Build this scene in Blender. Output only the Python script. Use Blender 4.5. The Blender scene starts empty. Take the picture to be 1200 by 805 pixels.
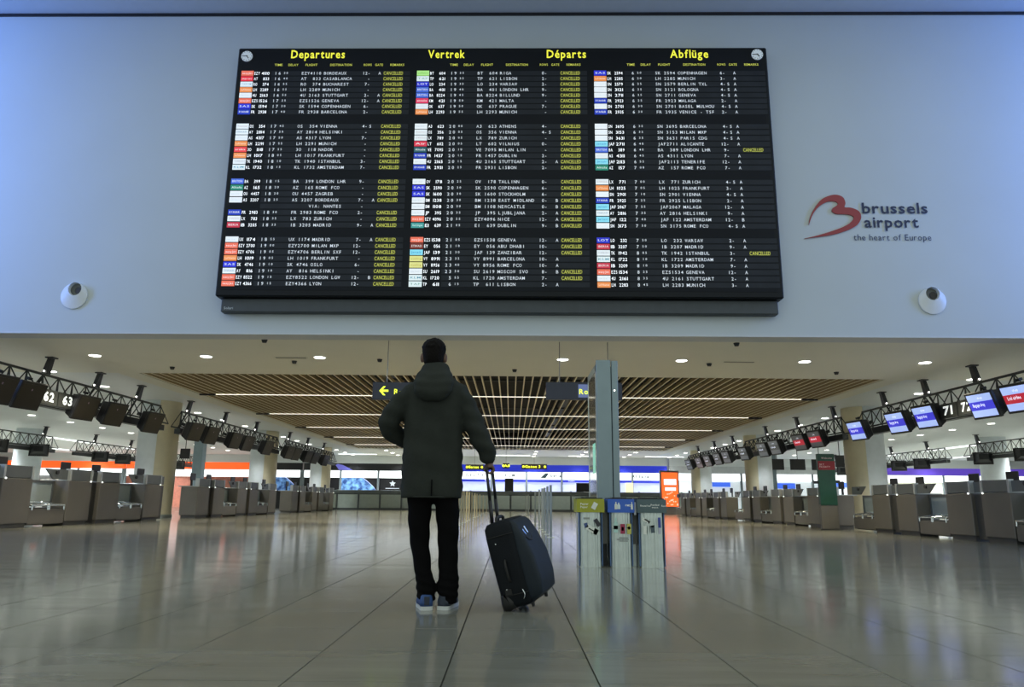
import bpy, bmesh, math, random
from math import sin, cos, tan, pi, radians, sqrt, atan2, hypot
from mathutils import Vector, Matrix, Euler
random.seed(7)
SC = bpy.context.scene
COL = SC.collection
# ------------------------------------------------------------------ camera
CAM_H = 0.70
FPX = 860.0
cam_d = bpy.data.cameras.new('camera'); cam = bpy.data.objects.new('camera', cam_d); COL.objects.link(cam)
cam_d.sensor_width = 36.0; cam_d.lens = FPX / 1200.0 * 36.0; cam_d.clip_end = 300
cam.matrix_world = Matrix.Translation((0, 0, CAM_H)) @ Matrix.Rotation(pi/2 + radians(12.11), 4, 'X') @ Matrix.Rotation(radians(.5), 4, 'Z')
SC.camera = cam
# ------------------------------------------------------------------ world, hall lights, exposure
SC.view_settings.view_transform = 'Standard'; SC.view_settings.look = 'None'
SC.view_settings.exposure = 0.0; SC.view_settings.gamma = 1.0
w = bpy.data.worlds.new('world'); SC.world = w; w.use_nodes = True
w.node_tree.nodes['Background'].inputs[0].default_value = (0.50, 0.56, 0.53, 1)
w.node_tree.nodes['Background'].inputs[1].default_value = 1.36
def area_light(name, loc, target, size, energy, color):
    d = bpy.data.lights.new(name, 'AREA'); d.shape = 'RECTANGLE'; d.size, d.size_y = size
    d.energy = energy; d.color = color
    o = bpy.data.objects.new(name, d); COL.objects.link(o); o.location = loc
    o.rotation_euler = (Vector(target) - Vector(loc)).to_track_quat('-Z', 'Y').to_euler()
    return o
# unseen blue lamps added at both sides to tint the wall ends
area_light('flank_light', (-17.5, 12.0, 8.5), (-14.5, 15.3, 8.2), (1.5, 7), 950, (0.10, 0.28, 1.0))
area_light('flank_light', (17.5, 12.0, 8.5), (14.5, 15.3, 8.2), (1.5, 7), 950, (0.10, 0.28, 1.0))
SC.cycles.sample_clamp_indirect = 5.0
WALL_A = -math.atan(.0165); WALL_Y = 15.27        # the departures wall stands a hair off square

# ------------------------------------------------------------------ materials
MATS = {}
def mat(name, col, rough=.5, metal=0., emis=None, estr=0., spec=.5, var=0., vscale=5., bump=0., bscale=60., coat=0., trans=0., alpha=1.):
    if name in MATS: return MATS[name]
    m = bpy.data.materials.new(name); m.use_nodes = True; nt = m.node_tree
    b = nt.nodes['Principled BSDF']
    b.inputs['Base Color'].default_value = (*col, 1); b.inputs['Roughness'].default_value = rough
    b.inputs['Metallic'].default_value = metal; b.inputs['Specular IOR Level'].default_value = spec
    b.inputs['Coat Weight'].default_value = coat
    b.inputs['Transmission Weight'].default_value = trans; b.inputs['Alpha'].default_value = alpha
    if emis: b.inputs['Emission Color'].default_value = (*emis, 1); b.inputs['Emission Strength'].default_value = estr
    tc = nt.nodes.new('ShaderNodeTexCoord')
    if var > 0:
        n = nt.nodes.new('ShaderNodeTexNoise'); n.inputs['Scale'].default_value = vscale; n.inputs['Detail'].default_value = 4
        nt.links.new(tc.outputs['Object'], n.inputs['Vector'])
        mr = nt.nodes.new('ShaderNodeMapRange'); mr.inputs['From Min'].default_value = .3; mr.inputs['From Max'].default_value = .7
        mr.inputs['To Min'].default_value = 1 - var; mr.inputs['To Max'].default_value = 1 + var
        nt.links.new(n.outputs['Fac'], mr.inputs['Value'])
        mx = nt.nodes.new('ShaderNodeVectorMath'); mx.operation = 'SCALE'; mx.inputs[0].default_value = col
        nt.links.new(mr.outputs[0], mx.inputs['Scale']); nt.links.new(mx.outputs[0], b.inputs['Base Color'])
    if bump > 0:
        n2 = nt.nodes.new('ShaderNodeTexNoise'); n2.inputs['Scale'].default_value = bscale; n2.inputs['Detail'].default_value = 3
        nt.links.new(tc.outputs['Object'], n2.inputs['Vector'])
        bp = nt.nodes.new('ShaderNodeBump'); bp.inputs['Strength'].default_value = bump; bp.inputs['Distance'].default_value = .01
        nt.links.new(n2.outputs['Fac'], bp.inputs['Height']); nt.links.new(bp.outputs[0], b.inputs['Normal'])
    MATS[name] = m; return m
def glow(name, col, s):
    return mat(name, tuple(min(c, .8)*.5 for c in col), .5, emis=col, estr=s)

def floor_mat():
    m = bpy.data.materials.new('floor_stone'); m.use_nodes = True; nt = m.node_tree; b = nt.nodes['Principled BSDF']
    geo = nt.nodes.new('ShaderNodeNewGeometry'); oi = nt.nodes.new('ShaderNodeObjectInfo')
    mp = nt.nodes.new('ShaderNodeMapping'); mp.inputs['Scale'].default_value = (.45, 3.4, 1)
    nt.links.new(geo.outputs['Position'], mp.inputs['Vector'])
    n = nt.nodes.new('ShaderNodeTexNoise'); n.inputs['Scale'].default_value = 2.2; n.inputs['Detail'].default_value = 7; n.inputs['Roughness'].default_value = .65
    nt.links.new(mp.outputs[0], n.inputs['Vector'])
    cr = nt.nodes.new('ShaderNodeValToRGB'); cr.color_ramp.elements[0].position = .3; cr.color_ramp.elements[1].position = .72
    cr.color_ramp.elements[0].color = (.185, .184, .150, 1); cr.color_ramp.elements[1].color = (.235, .233, .195, 1)
    nt.links.new(n.outputs['Fac'], cr.inputs['Fac'])
    mr = nt.nodes.new('ShaderNodeMapRange'); mr.inputs['To Min'].default_value = .94; mr.inputs['To Max'].default_value = 1.06
    nt.links.new(oi.outputs['Random'], mr.inputs['Value'])
    sc = nt.nodes.new('ShaderNodeVectorMath'); sc.operation = 'SCALE'
    nt.links.new(cr.outputs[0], sc.inputs[0]); nt.links.new(mr.outputs[0], sc.inputs['Scale'])
    nt.links.new(sc.outputs[0], b.inputs['Base Color'])
    n3 = nt.nodes.new('ShaderNodeTexNoise'); n3.inputs['Scale'].default_value = 1.1; n3.inputs['Detail'].default_value = 5
    nt.links.new(mp.outputs[0], n3.inputs['Vector'])
    m3 = nt.nodes.new('ShaderNodeMapRange'); m3.inputs['To Min'].default_value = .07; m3.inputs['To Max'].default_value = .18
    nt.links.new(n3.outputs['Fac'], m3.inputs['Value']); nt.links.new(m3.outputs[0], b.inputs['Roughness'])
    n4 = nt.nodes.new('ShaderNodeTexNoise'); n4.inputs['Scale'].default_value = 7; n4.inputs['Detail'].default_value = 3
    nt.links.new(geo.outputs['Position'], n4.inputs['Vector'])
    bp = nt.nodes.new('ShaderNodeBump'); bp.inputs['Strength'].default_value = .018; bp.inputs['Distance'].default_value = .01
    nt.links.new(n4.outputs['Fac'], bp.inputs['Height']); nt.links.new(bp.outputs[0], b.inputs['Normal'])
    b.inputs['Specular IOR Level'].default_value = .6
    return m
M_FLOOR = floor_mat()
M_GROUT = mat('floor_grout', (.035, .035, .03), .8, var=.1)
M_WALL = mat('wall_paint', (.50, .55, .56), .6, var=.02, vscale=.6)
M_TRIM = mat('upper_trim_paint', (.55, .58, .60), .5, var=.02)
M_CEIL = mat('ceiling_paint', (.78, .765, .66), .5, var=.03, vscale=.4)
M_CEILW = mat('ceiling_paint_white', (.76, .79, .78), .5, var=.03, vscale=.4)
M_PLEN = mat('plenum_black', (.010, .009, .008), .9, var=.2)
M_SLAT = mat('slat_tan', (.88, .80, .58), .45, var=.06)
M_BLACK = mat('black_plastic', (.012, .012, .014), .4, var=.1)
M_DARK = mat('dark_metal', (.03, .032, .034), .45, metal=.3, var=.1)
M_TRUSS = mat('truss_paint', (.045, .05, .05), .45, metal=.2, var=.1)
M_BOARD = mat('board_casing', (.006, .008, .010), .45, spec=.2, var=.1)
M_BOARDF = mat('board_face', (.008, .010, .013), .5, spec=.15, var=.15, vscale=.7)
M_FLAP = mat('flap_strip', (.016, .020, .026), .5, spec=.25, var=.15, vscale=3)
M_LBOX = mat('board_lower_box', (.045, .055, .06), .5, var=.1)
M_TXT = mat('flap_white', (.85, .85, .85), .6, emis=(.8, .88, 1), estr=.38)  # reflective flap print; a weak added glow brightens it
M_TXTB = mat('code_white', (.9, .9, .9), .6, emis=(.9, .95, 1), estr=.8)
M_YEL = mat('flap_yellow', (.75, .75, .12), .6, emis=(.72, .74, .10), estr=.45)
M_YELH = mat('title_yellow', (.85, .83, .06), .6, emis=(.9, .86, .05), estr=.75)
M_YBACK = mat('remark_back', (.035, .038, .008), .6, var=.1)
M_STEEL = mat('brushed_steel', (.58, .64, .61), .36, metal=.85, var=.08, vscale=9)
M_STEELD = mat('desk_steel', (.155, .145, .125), .45, metal=.45, var=.06, vscale=2)
M_STEELU = mat('desk_upper_steel', (.15, .165, .17), .42, metal=.55, var=.06, vscale=2)
M_EDGE = mat('desk_edge', (.45, .47, .47), .35, metal=.5, var=.05)
M_SLOT = mat('desk_slot', (.07, .07, .065), .5, metal=.3, var=.1)
M_GLASSP = mat('desk_glass_panel', (.36, .42, .42), .18, metal=.3, var=.03)
M_BELT = mat('belt_rubber', (.05, .05, .05), .6, var=.1)
M_CHROME = mat('chrome_rail', (.75, .8, .82), .18, metal=.9, var=.03)
M_COLWARM = mat('column_warm_lit', (.70, .64, .46), .45, var=.03)
M_COLW = mat('column_white', (.84, .89, .92), .4, var=.03)
M_PLASTW = mat('white_plastic', (.7, .74, .76), .4, var=.03)
M_LAMP = glow('lamp_white', (1, .97, .88), 9)
M_STRIP = glow('strip_white', (1, .93, .78), 1.5)
M_SKIN = mat('skin', (.15, .085, .06), .55, var=.08, vscale=12)
M_HAIR = mat('hair_black', (.006, .005, .0045), .85, spec=.15, bump=.8, bscale=90)
M_JACKET = mat('jacket_cloth', (.027, .031, .027), .9, spec=.15, var=.12, vscale=9, bump=.25, bscale=70)
M_TROUS = mat('trouser_cloth', (.0035, .0035, .004), .95, spec=.1, var=.1, bump=.2, bscale=60)
M_SHOE = mat('shoe_blue', (.018, .06, .19), .6, var=.15, vscale=20)
M_SHOED = mat('shoe_dark', (.02, .03, .05), .6, var=.15, vscale=20)
M_SOLE = mat('sole_white', (.55, .58, .58), .6, var=.05)
M_CASE = mat('suitcase_fabric', (.006, .008, .011), .7, spec=.2, var=.15, bump=.3, bscale=150)
M_CASEF = mat('suitcase_front', (.013, .020, .028), .6, spec=.3, var=.12, bump=.2, bscale=150)
M_RUBBER = mat('rubber', (.01, .01, .01), .6, var=.1)
M_CUFF = mat('cable_steel', (.3, .3, .28), .4, metal=.6, var=.05)
M_SIGN = mat('sign_navy', (.022, .028, .05), .35, var=.05)
M_SIGNY = glow('sign_yellow', (.75, .95, .05), 1.5)
M_SCROFF = mat('screen_off', (.016, .013, .011), .3, var=.1)

# ------------------------------------------------------------------ mesh helpers
class MB:
    def __init__(s): s.v = []; s.f = []; s.m = []
    def add(s, vs, fs, mi=0):
        o = len(s.v); s.v += [tuple(v) for v in vs]; s.f += [tuple(i + o for i in f) for f in fs]; s.m += [mi]*len(fs); return s
    def box(s, x0, x1, y0, y1, z0, z1, mi=0, M=None):
        vs = [Vector(p) for p in ((x0,y0,z0),(x1,y0,z0),(x1,y1,z0),(x0,y1,z0),(x0,y0,z1),(x1,y0,z1),(x1,y1,z1),(x0,y1,z1))]
        if M: vs = [M @ v for v in vs]
        return s.add(vs, [(3,2,1,0),(4,5,6,7),(0,1,5,4),(1,2,6,5),(2,3,7,6),(3,0,4,7)], mi)
    def bbox(s, x0, x1, y0, y1, z0, z1, b=.01, mi=0, M=None):     # box with chamfered edges
        bm = bmesh.new()
        bmesh.ops.create_cube(bm, size=1)
        for v in bm.verts: v.co = Vector(((x0+x1)/2 + v.co.x*(x1-x0), (y0+y1)/2 + v.co.y*(y1-y0), (z0+z1)/2 + v.co.z*(z1-z0)))
        bmesh.ops.bevel(bm, geom=bm.edges[:], offset=b, segments=1, affect='EDGES')
        return s.frombm(bm, mi, M)
    def frombm(s, bm, mi=0, M=None):
        bm.verts.index_update(); vs = [v.co.copy() for v in bm.verts]
        if M: vs = [M @ v for v in vs]
        s.add(vs, [[v.index for v in f.verts] for f in bm.faces], mi); bm.free(); return s
    def tube(s, a, b, r0, r1=None, n=8, mi=0, caps=True):
        a = Vector(a); b = Vector(b); r1 = r0 if r1 is None else r1
        q = (b - a).to_track_quat('Z', 'Y').to_matrix()
        vs = []
        for c, r in ((a, r0), (b, r1)):
            for i in range(n):
                t = 2*pi*(i+.5)/n; vs.append(c + q @ Vector((cos(t)*r, sin(t)*r, 0)))
        fs = [(i, (i+1) % n, n+(i+1) % n, n+i) for i in range(n)]
        if caps: fs += [tuple(range(n-1, -1, -1)), tuple(range(n, 2*n))]
        return s.add(vs, fs, mi)
    def loft(s, rings, mi=0, caps=True):
        n = len(rings[0]); vs = [p for r in rings for p in r]; fs = []
        for k in range(len(rings)-1):
            for i in range(n): fs.append((k*n+i, k*n+(i+1) % n, (k+1)*n+(i+1) % n, (k+1)*n+i))
        if caps: fs += [tuple(range(n-1, -1, -1)), tuple(range((len(rings)-1)*n, len(rings)*n))]
        return s.add(vs, fs, mi)
    def limb(s, pts, n=14, mi=0, flat=1.0, sub=6):                   # smooth tapered limb through (pos, radius)
        P = [Vector(p[0]) for p in pts]; Rr = [p[1] for p in pts]; rings = []; seq = []
        for k in range(len(P)-1):
            p0 = P[max(k-1, 0)]; p1 = P[k]; p2 = P[k+1]; p3 = P[min(k+2, len(P)-1)]
            for j in range(sub):
                t = j/sub; t2 = t*t; t3 = t2*t
                c = .5*((2*p1) + (p2-p0)*t + (2*p0-5*p1+4*p2-p3)*t2 + (3*p1-p0-3*p2+p3)*t3)
                seq.append((c, Rr[k]*(1-t)+Rr[k+1]*t))
        seq.append((P[-1], Rr[-1]))
        up = Vector((0, 1, .13)).normalized()
        for i, (c, r) in enumerate(seq):
            d = (seq[min(i+1, len(seq)-1)][0] - seq[max(i-1, 0)][0]).normalized()
            sx = d.cross(up); sx = sx.normalized() if sx.length > .05 else Vector((1, 0, 0)); sy = sx.cross(d).normalized()
            if i == 0: rings.append([c - d*r*.55 + (sx*cos(2*pi*a/n) + sy*sin(2*pi*a/n)*flat)*r*.6 for a in range(n)])
            rings.append([c + (sx*cos(2*pi*a/n) + sy*sin(2*pi*a/n)*flat)*r for a in range(n)])
            if i == len(seq)-1: rings.append([c + d*r*.55 + (sx*cos(2*pi*a/n) + sy*sin(2*pi*a/n)*flat)*r*.6 for a in range(n)])
        return s.loft(rings, mi)
    def sphere(s, c, r, mi=0, seg=16, rings=10, sc=(1,1,1), M=None):
        bm = bmesh.new(); bmesh.ops.create_uvsphere(bm, u_segments=seg, v_segments=rings, radius=r)
        for v in bm.verts: v.co = Vector((v.co.x*sc[0]+c[0], v.co.y*sc[1]+c[1], v.co.z*sc[2]+c[2]))
        return s.frombm(bm, mi, M)
    def poly(s, pts, y0, y1, mi=0):                                  # prism: outline in x,z extruded along y
        bm = bmesh.new(); vs = [bm.verts.new((p[0], y0, p[1])) for p in pts]; f = bm.faces.new(vs); bm.normal_update()
        bmesh.ops.triangulate(bm, faces=[f])
        tri = [[v.index for v in g.verts] for g in (bm.verts.index_update() or bm.faces)]
        bm.free(); n = len(pts)
        s.add([(p[0], y0, p[1]) for p in pts] + [(p[0], y1, p[1]) for p in pts],
              [tuple(t) for t in tri] + [tuple(i+n for i in t[::-1]) for t in tri] + [(i, (i+1) % n, n+(i+1) % n, n+i) for i in range(n)], mi)
        return s
    def mesh(s, name, mats, smooth=False):
        me = bpy.data.meshes.new(name); me.from_pydata(s.v, [], s.f)
        for m in (mats if isinstance(mats, (list, tuple)) else [mats]): me.materials.append(m)
        if len(me.materials) > 1: me.polygons.foreach_set('material_index', s.m)
        if smooth: me.polygons.foreach_set('use_smooth', [True]*len(me.polygons))
        me.update(); return me
    def obj(s, name, mats, parent=None, smooth=False):
        return link(name, s.mesh(name, mats, smooth), parent)
def link(name, me, parent=None, loc=None):
    o = bpy.data.objects.new(name, me); COL.objects.link(o)
    if parent: o.parent = parent
    if loc is not None: o.location = loc
    return o
def tag(o, label=None, cat=None, group=None, kind=None):
    if label: o['label'] = label
    if cat: o['category'] = cat
    if group: o['group'] = group
    if kind: o['kind'] = kind
    return o
def thing(name, label, cat, loc=(0, 0, 0), rz=0., group=None):
    o = bpy.data.objects.new(name, None); COL.objects.link(o); o.location = loc; o.rotation_euler = (0, 0, rz)
    o.empty_display_size = .1
    return tag(o, label, cat, group)
def copy_tree(o, parent=None, kids=None):
    c = o.copy(); COL.objects.link(c)
    if parent: c.parent = parent
    for ch in list(o.children): copy_tree(ch, c)
    return c
def remesh(o, voxel, smooth=6, factor=.5):
    m = o.modifiers.new('r', 'REMESH'); m.mode = 'VOXEL'; m.voxel_size = voxel
    if smooth: s = o.modifiers.new('s', 'SMOOTH'); s.iterations = smooth; s.factor = factor
    dg = bpy.context.evaluated_depsgraph_get(); dg.update()
    me = bpy.data.meshes.new_from_object(o.evaluated_get(dg)); o.modifiers.clear()
    mats = list(o.data.materials); old = o.data; o.data = me
    me.materials.clear()
    for k in mats: me.materials.append(k)
    me.polygons.foreach_set('use_smooth', [True]*len(me.polygons)); me.update(); bpy.data.meshes.remove(old)
# glyphs of the built-in font, cached as flat meshes
GL = {}
def glyph(ch, bold=0.):
    k = (ch, bold)
    if k in GL: return GL[k]
    cu = bpy.data.curves.new('g', 'FONT'); cu.body = ch; cu.offset = bold; cu.resolution_u = 2
    o = bpy.data.objects.new('g', cu); COL.objects.link(o)
    dg = bpy.context.evaluated_depsgraph_get(); dg.update()
    me = bpy.data.meshes.new_from_object(o.evaluated_get(dg))
    vs = [(v.co.x, v.co.y) for v in me.vertices]; fs = [tuple(p.vertices) for p in me.polygons]
    bpy.data.meshes.remove(me); bpy.data.objects.remove(o); bpy.data.curves.remove(cu)
    xs = [v[0] for v in vs] or [0]
    GL[k] = (vs, fs, min(xs), max(xs)); return GL[k]
def put_text(mb, txt, x, z, h, pitch=None, width=None, y=0., bold=.02, mi=0, gap=.12, M=None, sx=1.):
    """writes txt in the x,z plane (readable from -y); h = cap height; pitch = fixed cell pitch; width = fit to width"""
    k = h/.70
    if pitch is None:
        tot = 0.; lay = []
        for ch in txt:
            if ch == ' ': tot += .32; continue
            g = glyph(ch, bold); lay.append((g, tot)); tot += g[3]-g[2]+gap
        tot -= gap; kx = (width/tot) if width else k*sx
    for i, ch in enumerate(txt):
        if pitch is not None:
            if ch == ' ': continue
            g = glyph(ch, bold); gw = g[3]-g[2]; kk = min(k*sx, pitch*.86/max(gw, .01)); off = x + i*pitch + (pitch - gw*kk)/2 - g[2]*kk
            vs = [Vector((off + a*kk, y, z + b*k)) for a, b in g[0]]
            if M: vs = [M @ v for v in vs]
            mb.add(vs, g[1], mi)
    if pitch is None:
        for g, o in lay:
            vs = [Vector((x + (o + a - g[2])*kx, y, z + b*k)) for a, b in g[0]]
            if M: vs = [M @ v for v in vs]
            mb.add(vs, g[1], mi)
        return kx*tot
# a ray of the photograph cut with the plane Y = const, used only to read sizes
CR = Matrix.Rotation(pi/2 + radians(12.11), 3, 'X') @ Matrix.Rotation(radians(.5), 3, 'Z')
def at(x, y, Y=None, Z=None):
    r = CR @ Vector((x-600, 402.5-y, -FPX)); t = Y/r.y if Y is not None else (Z-CAM_H)/r.z
    return Vector((r.x*t, r.y*t, r.z*t + CAM_H))
def onwall(x, y):                                                    # (u, z) on the departures wall
    r = CR @ Vector((x-600, 402.5-y, -FPX)); t = WALL_Y/(r.y + .0165*r.x)
    return (r.x*t/cos(WALL_A), r.z*t + CAM_H)

# ------------------------------------------------------------------ floor
fl = MB().box(-48, 48, -9, 66, -.30, -.012).obj('floor', M_GROUT); tag(fl, kind='structure')
TW = .6165; X0 = .354
def tile_mesh():
    gx, gy, b = .0024, .0010, .0012
    a0, a1, b0, b1 = gx, TW-gx, gy, TW-gy
    vs = [(a0,b0,-.012),(a1,b0,-.012),(a1,b1,-.012),(a0,b1,-.012),(a0+b,b0+b,0),(a1-b,b0+b,0),(a1-b,b1-b,0),(a0+b,b1-b,0)]
    return MB().add(vs, [(4,5,6,7),(0,1,5,4),(1,2,6,5),(2,3,7,6),(3,0,4,7)])
tm = tile_mesh(); tmesh = tm.mesh('floor_tile', M_FLOOR)
cells = []
for i in range(-78, 78):
    for j in range(-14, 107):
        x = X0 + i*TW; y = .02 + j*TW
        if abs(x) < 47 and -8.5 < y < 65: cells.append((i, j, x, y))
def vis(c):
    _, _, x, y = c; yy = y+.3
    return yy > 2.6 and abs(x+.3) < yy*.72+.3
near = sorted([c for c in cells if vis(c)], key=lambda c: hypot(c[2]+.3, c[3]+.3))[:298]
ns = {(c[0], c[1]) for c in near}
for i, j, x, y in near: link('floor_tile', tmesh, fl, (x, y, 0))
rest = MB()
for i, j, x, y in cells:
    if (i, j) not in ns: rest.add([(v[0]+x, v[1]+y, v[2]) for v in tm.v], tm.f)
r_ = rest.obj('floor_tiles', M_FLOOR, fl); r_['kind'] = 'stuff'

# ------------------------------------------------------------------ ceiling, departures wall, hall shell
CZ = 4.2
SX = 10.72; SY0, SY1 = 20.8, 51.6
ce = MB()
ce.box(-48, 48, 15.5, SY0, CZ, CZ+.15); ce.box(-SX-.6, SX+.6, SY1, 66, CZ, CZ+.15)
ce.box(-SX-.6, -SX, SY0, SY1, CZ, CZ+.15); ce.box(SX, SX+.6, SY0, SY1, CZ, CZ+.15)
ce = ce.obj('ceiling', M_CEIL); tag(ce, kind='structure')
MB().box(-48, -SX-.6, SY0, 66, CZ, CZ+.15).box(SX+.6, 48, SY0, 66, CZ, CZ+.15).obj('side_ceiling', M_CEILW, ce)
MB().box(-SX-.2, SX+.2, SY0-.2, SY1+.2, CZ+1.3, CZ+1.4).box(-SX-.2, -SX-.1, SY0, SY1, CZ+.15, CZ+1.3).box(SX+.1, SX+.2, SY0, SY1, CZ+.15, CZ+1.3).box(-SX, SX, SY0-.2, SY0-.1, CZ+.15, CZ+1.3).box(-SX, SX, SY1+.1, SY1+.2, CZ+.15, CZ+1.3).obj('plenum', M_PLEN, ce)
NSL = 86
M_SLAT_SHADE = mat('slat_shaded_flank', (.36, .27, .13), .5, var=.08)  # the dimness of the slat sides is put into this darker colour
slm = MB().box(-.016, .016, SY0, SY1, CZ+.004, CZ+.10, 1).box(-.018, .018, SY0, SY1, CZ-.006, CZ+.004, 0).mesh('slat', [M_SLAT, M_SLAT_SHADE])
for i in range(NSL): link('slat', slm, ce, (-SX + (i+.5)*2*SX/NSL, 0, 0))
for k in range(9):                                                   # carriers and ducts seen dimly between the slats
    y = SY0 + 1.7 + k*3.45
    MB().box(-SX, SX, y-.03, y+.03, CZ+.13, CZ+.19).obj('slat_carrier', M_TRUSS, ce)
for k, x in enumerate((-4.2, 2.4, 6.8)):
    MB().tube((x, SY0, CZ+.9), (x, SY1, CZ+.9), .22, n=12).obj('duct', M_DARK, ce)

Wn = Matrix.Translation((0, WALL_Y, 0)) @ Matrix.Rotation(WALL_A, 4, 'Z')
def onW(o): o.matrix_world = Wn; return o
wf = onW(tag(MB().box(-26, 26, 0, .45, CZ-.02, 12.4).obj('wall_front', M_WALL), kind='structure'))
onW(tag(MB().box(-26, 26, -.012, .5, CZ-.055, CZ-.018).obj('trim_2', M_TRIM), kind='structure'))
t1 = onW(tag(MB().box(-26, 26, -3.2, .45, 11.93, 12.6).obj('trim_1', M_TRIM), kind='structure'))
onW(tag(MB().box(-26, 26, -.03, -.001, 11.86, 11.93).obj('gap_shadow', M_BLACK), kind='structure'))  # black strip painted in for the shadow gap between wall and soffit
MB().box(-48, 48, 65.7, 66, 0, CZ).obj('wall_back', M_CEILW)['kind'] = 'structure'
MB().box(-48.2, -48, 15, 66, 0, CZ).obj('wall_left', M_CEILW)['kind'] = 'structure'
MB().box(48, 48.2, 15, 66, 0, CZ).obj('wall_right', M_CEILW)['kind'] = 'structure'

# ------------------------------------------------------------------ departures board
FL = {
0: [["EZY4110|BORDEAUX|12|||A|C|16 30","AT  833|CASABLANCA|||||C|16 40","RO  374|BUCHAREST|7||||C|16 55","LH 2289|MUNICH|||||C|16 55","4U 2163|STUTTGART|2|||A|C|16 55","EZS1526|GENEVA|12|||A|C|17 25","SK 1594|COPENHAGEN|6||||C|17 30","FR 2938|BARCELONA|2||||C|17 40"],
    ["OS  354|VIENNA|4||S||C|17 45","AY 2814|HELSINKI|||||C|17 50","AS 4317|LYON|7||||C|17 50","LH 2291|MUNICH|||||C|17 55","3O  118|NADOR|||||C|17 55","LH 1017|FRANKFURT|||||C|18 05","TK 1940|ISTANBUL|3||||C|18 10","KL 1732|AMSTERDAM|7||||C|18 15"],
    ["BA  399|LONDON LHR|9||||C|18 15","AZ  165|ROME FCO|||||C|18 20","OU 4457|ZAGREB|||||C|18 20","AS 3207|BORDEAUX|7|||A|C|18 25","|VIA: NANTES||||||","FR 2983|ROME FCO|2||||C|18 30","LX  783|ZURICH|||||C|18 35","IB 3205|MADRID|9|||A|C|18 35"],
    ["UX 1174|MADRID|7|||A|C|18 55","EZY2700|MILAN MXP|12||||C|19 00","EZY4706|BERLIN SXF|12||||C|19 05","LH 1019|FRANKFURT|||||C|19 05","SK 4746|OSLO|6||||C|19 10","AY  816|HELSINKI|||||C|19 10","EZY8522|LONDON LGW|12|||B|C|19 15","EZY4366|LYON|12||||C|19 15"]],
1: [["BT  604|RIGA|0||||C|19 25","TP  621|LISBON|2||||C|19 35","LO  234|WARSAW|2||||C|19 35","BA  401|LONDON LHR|9||||C|19 40","BA 8224|BILLUND|9||||C|19 45","KM  421|MALTA|||||C|19 50","OK  637|PRAGUE|7||||C|19 50","LH 2293|MUNICH|||||C|19 55"],
    ["A3  623|ATHENS|4||||C|20 00","OS  356|VIENNA|4||S||C|20 05","LX  789|ZURICH|||||C|20 05","LT  602|VILNIUS|0||||C|20 05","VE 7095|MILAN LIN|||||C|20 10","FR 1457|DUBLIN|2||||C|20 15","4U 2165|STUTTGART|2|||A|C|20 15","FR 2931|LISBON|2||||C|20 25"],
    ["OV  178|TALLINN|0||||C|20 25","SK 2590|COPENHAGEN|6||||C|20 30","SK 1600|STOCKHOLM|6||||C|20 30","BM 1238|EAST MIDLAND|0|||B|C|20 30","BM 1108|NEWCASTLE|0|||B|C|20 30","JP  395|LJUBLJANA|2|||A|C|20 35","EZY4096|NICE|12|||A|C|20 55","EI  639|DUBLIN|9|||B|C|21 05"],
    ["EZS1538|GENEVA|12|||A|C|21 05","EY  056|ABU DHABI|10||||C|21 10","JAF 139|ZANZIBAR|12||||C|21 30","VY 8991|BARCELONA|10|||A||23 35","VY 8956|ROME FCO|10|||A||23 40","SU 2619|MOSCOW SVO|8|||B|C|23 50","KL 1720|AMSTERDAM|7||||C|5 55","TP  611|LISBON|2|||A||6 15"]],
2: [["SK 2594|COPENHAGEN|6|||A||6 20","LH 2285|MUNICH|3|||A||6 20","SN 2579|BERLIN TXL|4||S|A||6 25","SN 3121|BOLOGNA|4||S|A||6 25","SN 2711|GENEVA|4||S|A||6 25","FR 2923|MALAGA|2|||A||6 25","SN 2701|BASEL MULHOU|4||S|A||6 30","FR 2935|VENICE - TSF|2|||A||6 30"],
    ["SN 3695|BARCELONA|4||S|A||6 35","SN 3153|MILAN MXP|4||S|A||6 35","SN 3631|PARIS CDG|4||S|A||6 35","JAF2711|ALICANTE|12|||A||6 40","BA  389|LONDON LHR|9||||C|6 40","AS 4311|LYON|7|||A||6 45","JAF2113|TENERIFE|12|||A||6 55","AZ  157|ROME FCO|7|||A||7 00"],
    ["LX  771|ZURICH|4||S|A||7 00","LH 1025|FRANKFURT|3|||A||7 05","SN 2901|VIENNA|4||S|A||7 10","FR 2925|LISBON|2|||A||7 25","JAF2067|MALAGA|12|||A||7 25","AY 2816|HELSINKI|9|||A||7 35","JAF 122|AMSTERDAM|12|||B||7 40","SN 3175|ROME FCO|4||S|A||7 50"],
    ["LO  232|WARSAW|2|||A||7 50","IB 3207|MADRID|9|||A||7 50","TK 1942|ISTANBUL|3||||C|8 05","KL 1722|AMSTERDAM|7|||A||8 10","IB 3209|MADRID|9|||A||8 10","EZS1534|GENEVA|12|||A||8 35","4U 2161|STUTTGART|2|||A||8 35","LH 2283|MUNICH|3|||A||8 45"]]}
WHT = ((.80, .86, .90), (.35, .4, .5))
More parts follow.
